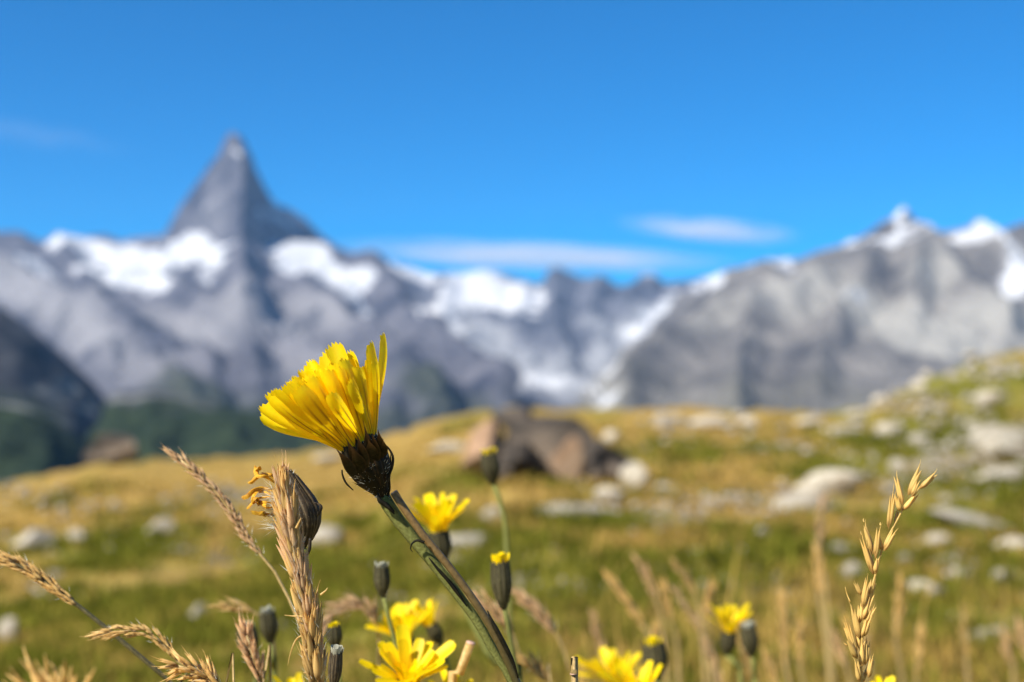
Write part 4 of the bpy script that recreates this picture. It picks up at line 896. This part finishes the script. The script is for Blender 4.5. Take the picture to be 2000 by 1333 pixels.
flower('front yellow flower of the blurred pair at the bottom edge', 1244, 1372, .395, 92, .2, 42, 84, 12, [(1248, 1440), (1250, 1500)])
flower('small blurred yellow flower standing alone among dry grass right of centre', 1424, 1236, .45, 84, .1, 48, 68, 11, [(1436, 1300), (1450, 1400)])
flower('yellow petals peeking over the bottom edge left of the tan spike', 575, 1375, .36, 90, .2, 50, 64, 10, [(578, 1440), (580, 1500)])
flower('yellow petals peeking over the bottom edge beside the golden spike', 1727, 1378, .36, 90, .2, 50, 64, 10, [(1730, 1440), (1732, 1500)])

def bud(label, bx, by, tx, ty, wpx, d, stem, top='petal', cupm='cup_green', name='flower_bud'):
    d = .3 + (d - .3) * 1.75
    u = PX(d); B_, T_ = W(bx, by, d), W(tx, ty, d); ax = norm(T_ - B_); H = np.linalg.norm(T_ - B_); R = wpx / 2 * .86 * u
    last = stem[-1]; b = base_of(last[0] + 10, last[1] + 100, d, random.uniform(-.01, .015)); rt = thing(name, b, label, 'flower bud')
    cv, cf, l = lathe(np.array([B_ - ax * H * .1, B_ + ax * H * .15, B_ + ax * H * .45, B_ + ax * H * .82]), [R * .3, R * .6, R * .95, R, R * .92, R * .8], 14, 14)
    iv = part('involucre', cv, cf, M[cupm], rt, True, {'edge': ('POINT', np.zeros(len(cv)))})
    for k in range(11):
        v, f, e = bract_vf(l, 2 * math.pi * k / 11 + random.uniform(-.1, .1), random.uniform(0, .2), 1.0, R * random.uniform(.1, .7), R * .6, R * random.uniform(.03, .16), random.uniform(-.25, .35)); part('bract', v, f, M['bract_green' if cupm == 'cup_green' else 'cup_brown'], iv, True, {'edge': ('POINT', e)})
    F = frame_m(B_ + ax * H * .6, ax)
    mt = M[top]
    for k in range(12):
        pm = petal_proto(15, .3, k % 4).copy() if top != 'petal' and (top, k % 4) not in PM else (PM.get((top, k % 4)) or petal_proto(15, .3, k % 4))
        if top != 'petal' and (top, k % 4) not in PM: pm.materials[0] = mt; PM[(top, k % 4)] = pm
        inst('petal', pm, F @ Matrix.Rotation(2 * math.pi * k / 12, 4, 'Z') @ Matrix.Translation((R * .55 * (.5 + .5 * (k % 2)), 0, 0)) @ Matrix.Scale(H * random.uniform(.38, .46), 4), rt)
    stem_from(B_, stem, d, b, max(4.5, wpx * .12) * u, 'stem', rt); return rt
bud('dark closed bud with pale tip on a thin stem left of the main stem', 748, 1160, 744, 1096, 36, .352, [(757, 1200), (772, 1255), (790, 1340), (800, 1420)], 'bud_white')
bud('dark closed bud with yellow tip right of the main stem', 983, 1180, 975, 1080, 44, .350, [(990, 1210), (1000, 1265), (1014, 1340), (1020, 1420)])
bud('blurred olive bud rising in front of the brown boulder', 962, 940, 953, 876, 42, .43, [(974, 970), (986, 1020), (992, 1120), (1000, 1300), (1005, 1500)])
bud('fat dark bud behind the blurred yellow pair at the bottom', 1284, 1318, 1274, 1246, 54, .42, [(1290, 1370), (1292, 1450)])
bud('dark bud with pale tip right beside the lone blurred yellow flower', 1468, 1276, 1460, 1214, 38, .45, [(1474, 1320), (1478, 1420)], 'bud_white')
bud('blurred dark bud with pale tip left of the tan spike', 528, 1250, 520, 1186, 40, .385, [(534, 1300), (540, 1420)], 'bud_white')
bud('blurred dark bud with wide pale top, further left of the tan spike', 492, 1276, 478, 1218, 46, .40, [(500, 1330), (506, 1420)], 'bud_white')
bud('small olive yellow bud just right of the tan spike', 655, 1262, 650, 1216, 36, .345, [(660, 1310), (664, 1400)])
bud('withered brown bud with curled pale bracts at the bottom right of the tan spike', 652, 1340, 658, 1262, 30, .301, [(650, 1380), (652, 1450)], 'bud_white', 'cup_brown')
def stub(label, pts, d, r, mat='straw_stem'):
    u = PX(d); b = base_of(pts[-1][0], pts[-1][1] + 100, d); rt = thing('cut_stalk', b, label, 'plant stalk')
    v, f = tube(np.vstack([Wl([(x, y, d) for x, y in pts]), b[None]]), [r * u, r * u, r * u], 9, 30); part('stalk', v, f, M[mat], rt)
    a = W(*pts[0], d); dn = norm(a - W(*pts[1], d)); v, f = tube(np.array([a - dn * u, a + dn * u * 2]), [r * u * 1.08, r * u * .9], 9, 3); part('cut_end', v, f, M['stub_cut'], rt)
stub('short brown cut stalk tip at the bottom edge right of the main stem', [(1120, 1316), (1121, 1350), (1124, 1450)], .30, 7)
stub('pale dead stalk curving beside the main stem near the bottom', [(919, 1256), (913, 1285), (898, 1315), (888, 1350), (880, 1430)], .36, 9, 'straw')

def seedhead(label, pts, d, wpx, mat, stem=(), group=None, dens=1.0, slen=46, awn=.3, spread=.35, hairy=20, stemmat='straw_stem', stemr=4.0, name='grass_spike'):
    u = PX(d); pth = catmull(Wl([(x, y, d) for x, y in pts]), 60); tq_ = norm(np.gradient(pth, axis=0))
    last = (stem or pts)[-1]; b = base_of(last[0] + 10, last[1] + 60, d, random.uniform(-.01, .02)); rt = thing(name, b, label, 'grass', group)
    Ln = np.sum(np.linalg.norm(np.diff(pth, axis=0), axis=1)) / u; cnt = int(max(10, Ln / 4.2 * dens)); pr, ed, hp, hd = [], [], [], []
    sv, sf, se = spikelet_vf(1, awn, .085)
    for k in range(cnt):
        t = k / (cnt - 1); i = int(59 * t); up = -tq_[i]; a = k * 2.399 + random.uniform(-.5, .5); n1_ = norm(np.cross(up, CF)); n2_ = np.cross(up, n1_); rad = n1_ * math.cos(a) + n2_ * math.sin(a)
        env = np.interp(t, [0, .15, .8, 1], [.3, 1, 1, .6]); L = slen * u * random.uniform(.75, 1.2)
        Mx = aim(pth[i] + rad * wpx * .16 * u * env, up + rad * spread * env * random.uniform(.5, 1.3), L, random.uniform(0, 6)); Mn = np.array(Mx)
        pr.append((sv @ Mn[:3, :3].T + Mn[:3, 3], sf)); ed.append(se)
        for _ in range(1 if random.random() < hairy / 60 else 0): hp.append(pth[i] + rad * wpx * .4 * u * env); hd.append(up + rad)
    v, f = join(pr); o = part('seed_head', v, f, M[mat], rt, True, {'edge': ('POINT', np.concatenate(ed))}); o['kind'] = 'stuff'
    if hp: v, f = hairs_vf(hp, hd, slen * .5 * u, u * .6); o = part('hairs', v, f, M['hair'], rt, False); o['kind'] = 'stuff'
    sp_ = np.vstack([Wl([(x, y, d) for x, y in list(pts) + list(stem)]), b[None]])
    v, f = tube(sp_, [u * stemr * .5, u * stemr, u * stemr, u * stemr], 7, 40); part('stem', v, f, M[stemmat], rt); return rt
seedhead('slightly blurred tan grass head arching up left of the withered flower', [(338, 888), (378, 918), (420, 960), (452, 1000), (482, 1050), (510, 1085)], .350, 28, 'straw_pink', [(535, 1115), (560, 1160), (600, 1260), (640, 1400)], dens=1.3, slen=26, spread=.26)
seedhead('long bent tan grass head entering from the left edge', [(-60, 1072), (0, 1090), (50, 1110), (100, 1145), (150, 1182)], .343, 38, 'straw', [(180, 1205), (240, 1255), (300, 1305), (350, 1350), (420, 1450)], dens=1.6, slen=30, stemmat='stem_dark', stemr=6, spread=.26)
seedhead('tan grass head bending over the long stem at lower left', [(196, 1240), (240, 1232), (285, 1236), (320, 1258), (345, 1290)], .330, 34, 'straw', [(365, 1330), (390, 1400)], dens=1.4, slen=28, spread=.32)
seedhead('bristly tan grass head lying low at the bottom left', [(345, 1300), (375, 1306), (405, 1322), (430, 1345)], .318, 32, 'straw', [(445, 1375), (460, 1440)], dens=1.2, slen=40, spread=.7, hairy=40)
seedhead('pinkish grass head leaning beside the dark buds at the bottom left', [(482, 1242), (488, 1270), (500, 1300), (515, 1340)], .352, 34, 'straw_pink', [(530, 1400)], dens=1.1, slen=40)
seedhead('pinkish arched grass head low between the tan spike and the pale bud', [(632, 1220), (655, 1192), (690, 1182), (722, 1194), (736, 1222)], 0.49, 30, 'straw_pink', [(742, 1270), (745, 1400)], slen=36)
seedhead('small orange tan grass head above the blurred dark buds', [(446, 1184), (470, 1187), (496, 1194)], 0.46, 26, 'straw', [(520, 1230), (540, 1400)], slen=34)
seedhead('pinkish blurred grass head right of the main stem', [(938, 1170), (960, 1188), (985, 1214), (1002, 1240)], 0.51, 30, 'straw_pink', [(1015, 1290), (1025, 1420)], slen=36)
seedhead('faint pinkish grass head further right of the main stem', [(1020, 1168), (1050, 1196), (1085, 1236)], 0.57, 26, 'straw_pink', [(1110, 1300), (1125, 1420)], slen=36)
seedhead('pale grass head at the bottom just right of the main stem', [(1030, 1290), (1048, 1305), (1070, 1330)], 0.49, 34, 'straw', [(1080, 1400)], slen=36)
# spiky tuft in the corner
u = PX(0.215); bt = base_of(120, 1500, 0.215, 0); tf = thing('grass_tuft', bt, 'out of focus pale spiky grass tuft in the bottom left corner', 'grass')
for k, (tx, ty) in enumerate([(45, 1262), (88, 1278), (20, 1304), (126, 1288), (60, 1300), (186, 1304), (150, 1318), (5, 1330), (105, 1310), (75, 1322), (30, 1318), (52, 1282), (96, 1292), (118, 1302), (170, 1316), (140, 1300), (68, 1288), (12, 1316), (38, 1288)]):
    a = W(95 + k * 4, 1400 + (k % 3) * 10, 0.215 + mm(k % 4)); t_ = W(tx, ty, 0.215 + mm(random.uniform(-4, 4)))
    v, f = tube(np.array([a, a * .5 + t_ * .5 + CU * u * 3, a * .2 + t_ * .8 + CR * u * random.uniform(-5, 5), t_]), u * np.array([5, 7, 8, 7, 5, 3, .6]), 7, 26); part('blade', v, f, M['straw'], tf)
v, f = tube(np.array([bt, W(115, 1415, 0.2295)]), [u * 14, u * 22], 8, 8); part('stem', v, f, M['straw_stem'], tf)
GRP = 'blurred dry grass heads at lower right'
RG = [([(1192, 1130), (1225, 1175), (1262, 1232)], .56, 'thin'), ([(1250, 1105), (1268, 1140), (1284, 1180)], .6, 'short'), ([(1322, 1106), (1340, 1130), (1358, 1165)], .58, 'orange'), ([(1296, 1155), (1303, 1180), (1310, 1210)], .6, ''), ([(1326, 1165), (1345, 1195), (1378, 1245)], .54, ''),
      ([(1388, 1150), (1384, 1180), (1380, 1215)], .62, ''), ([(1378, 1262), (1396, 1300), (1412, 1345)], .5, ''), ([(1448, 1262), (1462, 1295), (1478, 1340)], .5, ''), ([(1500, 1290), (1510, 1320), (1515, 1350)], .52, ''), ([(1528, 1176), (1532, 1230), (1536, 1310)], .58, ''),
      ([(1606, 985), (1602, 1030), (1600, 1085)], .8, ''), ([(1596, 1090), (1600, 1130), (1600, 1170)], .7, ''), ([(1758, 1140), (1755, 1190), (1750, 1250)], .62, ''), ([(1562, 1225), (1562, 1260), (1562, 1300)], .6, ''), ([(1800, 1240), (1795, 1280), (1790, 1330)], .6, ''), ([(1160, 1210), (1170, 1250), (1180, 1300)], .6, '')]
RL = ['thin leaning dry grass head, first of those right of the blurred yellow pair', 'short upright dry grass head just above the blurred yellow pair', 'orange tan grass head standing highest left of the lone yellow flower', 'pale grass head between the orange tan head and the thin leaning one', 'leaning pinkish grass head touching the lone yellow flower from the left', 'upright grass head right behind the lone yellow flower', 'tan grass head low under the lone yellow flower', 'tan grass head just right below the pale tipped bud at lower right', 'short grass head at the bottom edge right of the pale tipped bud', 'tall straight grass head midway between the lone yellow flower and golden spike', 'faint tall grass head in front of the pale outcrop stones', 'blurred grass head below the faint tall one left of the golden spike', 'blurred upright grass head just right of the golden spike', 'grass head standing alone just left of the golden spike', 'grass head at the bottom right of the golden spike', 'faint grass head left above the blurred yellow pair']
for k, (pl, d, _) in enumerate(RG):
    d = d * 1.6; e = pl[-1]; seedhead(RL[k], pl, d, 22, random.choice(['straw', 'straw_pink', 'straw']), [(e[0] + 15, e[1] + 90)], GRP, dens=.6, slen=30, spread=.22, hairy=0)
for k in range(15):
    x = random.uniform(1130, 2030); y = random.uniform(1190, 1330) + (0 if x > 1450 else 30); d = random.uniform(.8, 1.7); l = random.uniform(40, 85); dx = random.uniform(-5, 30)
    if 1640 < x < 1790 and random.random() < .5: continue
    seedhead('out of focus dry grass head among others at the lower right', [(x, y), (x + dx * .4, y + l * .5), (x + dx, y + l)], d, 20, random.choice(['straw', 'straw_pink', 'straw_gold']), [(x + dx * 1.6, y + l + 90)], GRP, dens=.5, slen=27, spread=.22, hairy=0)
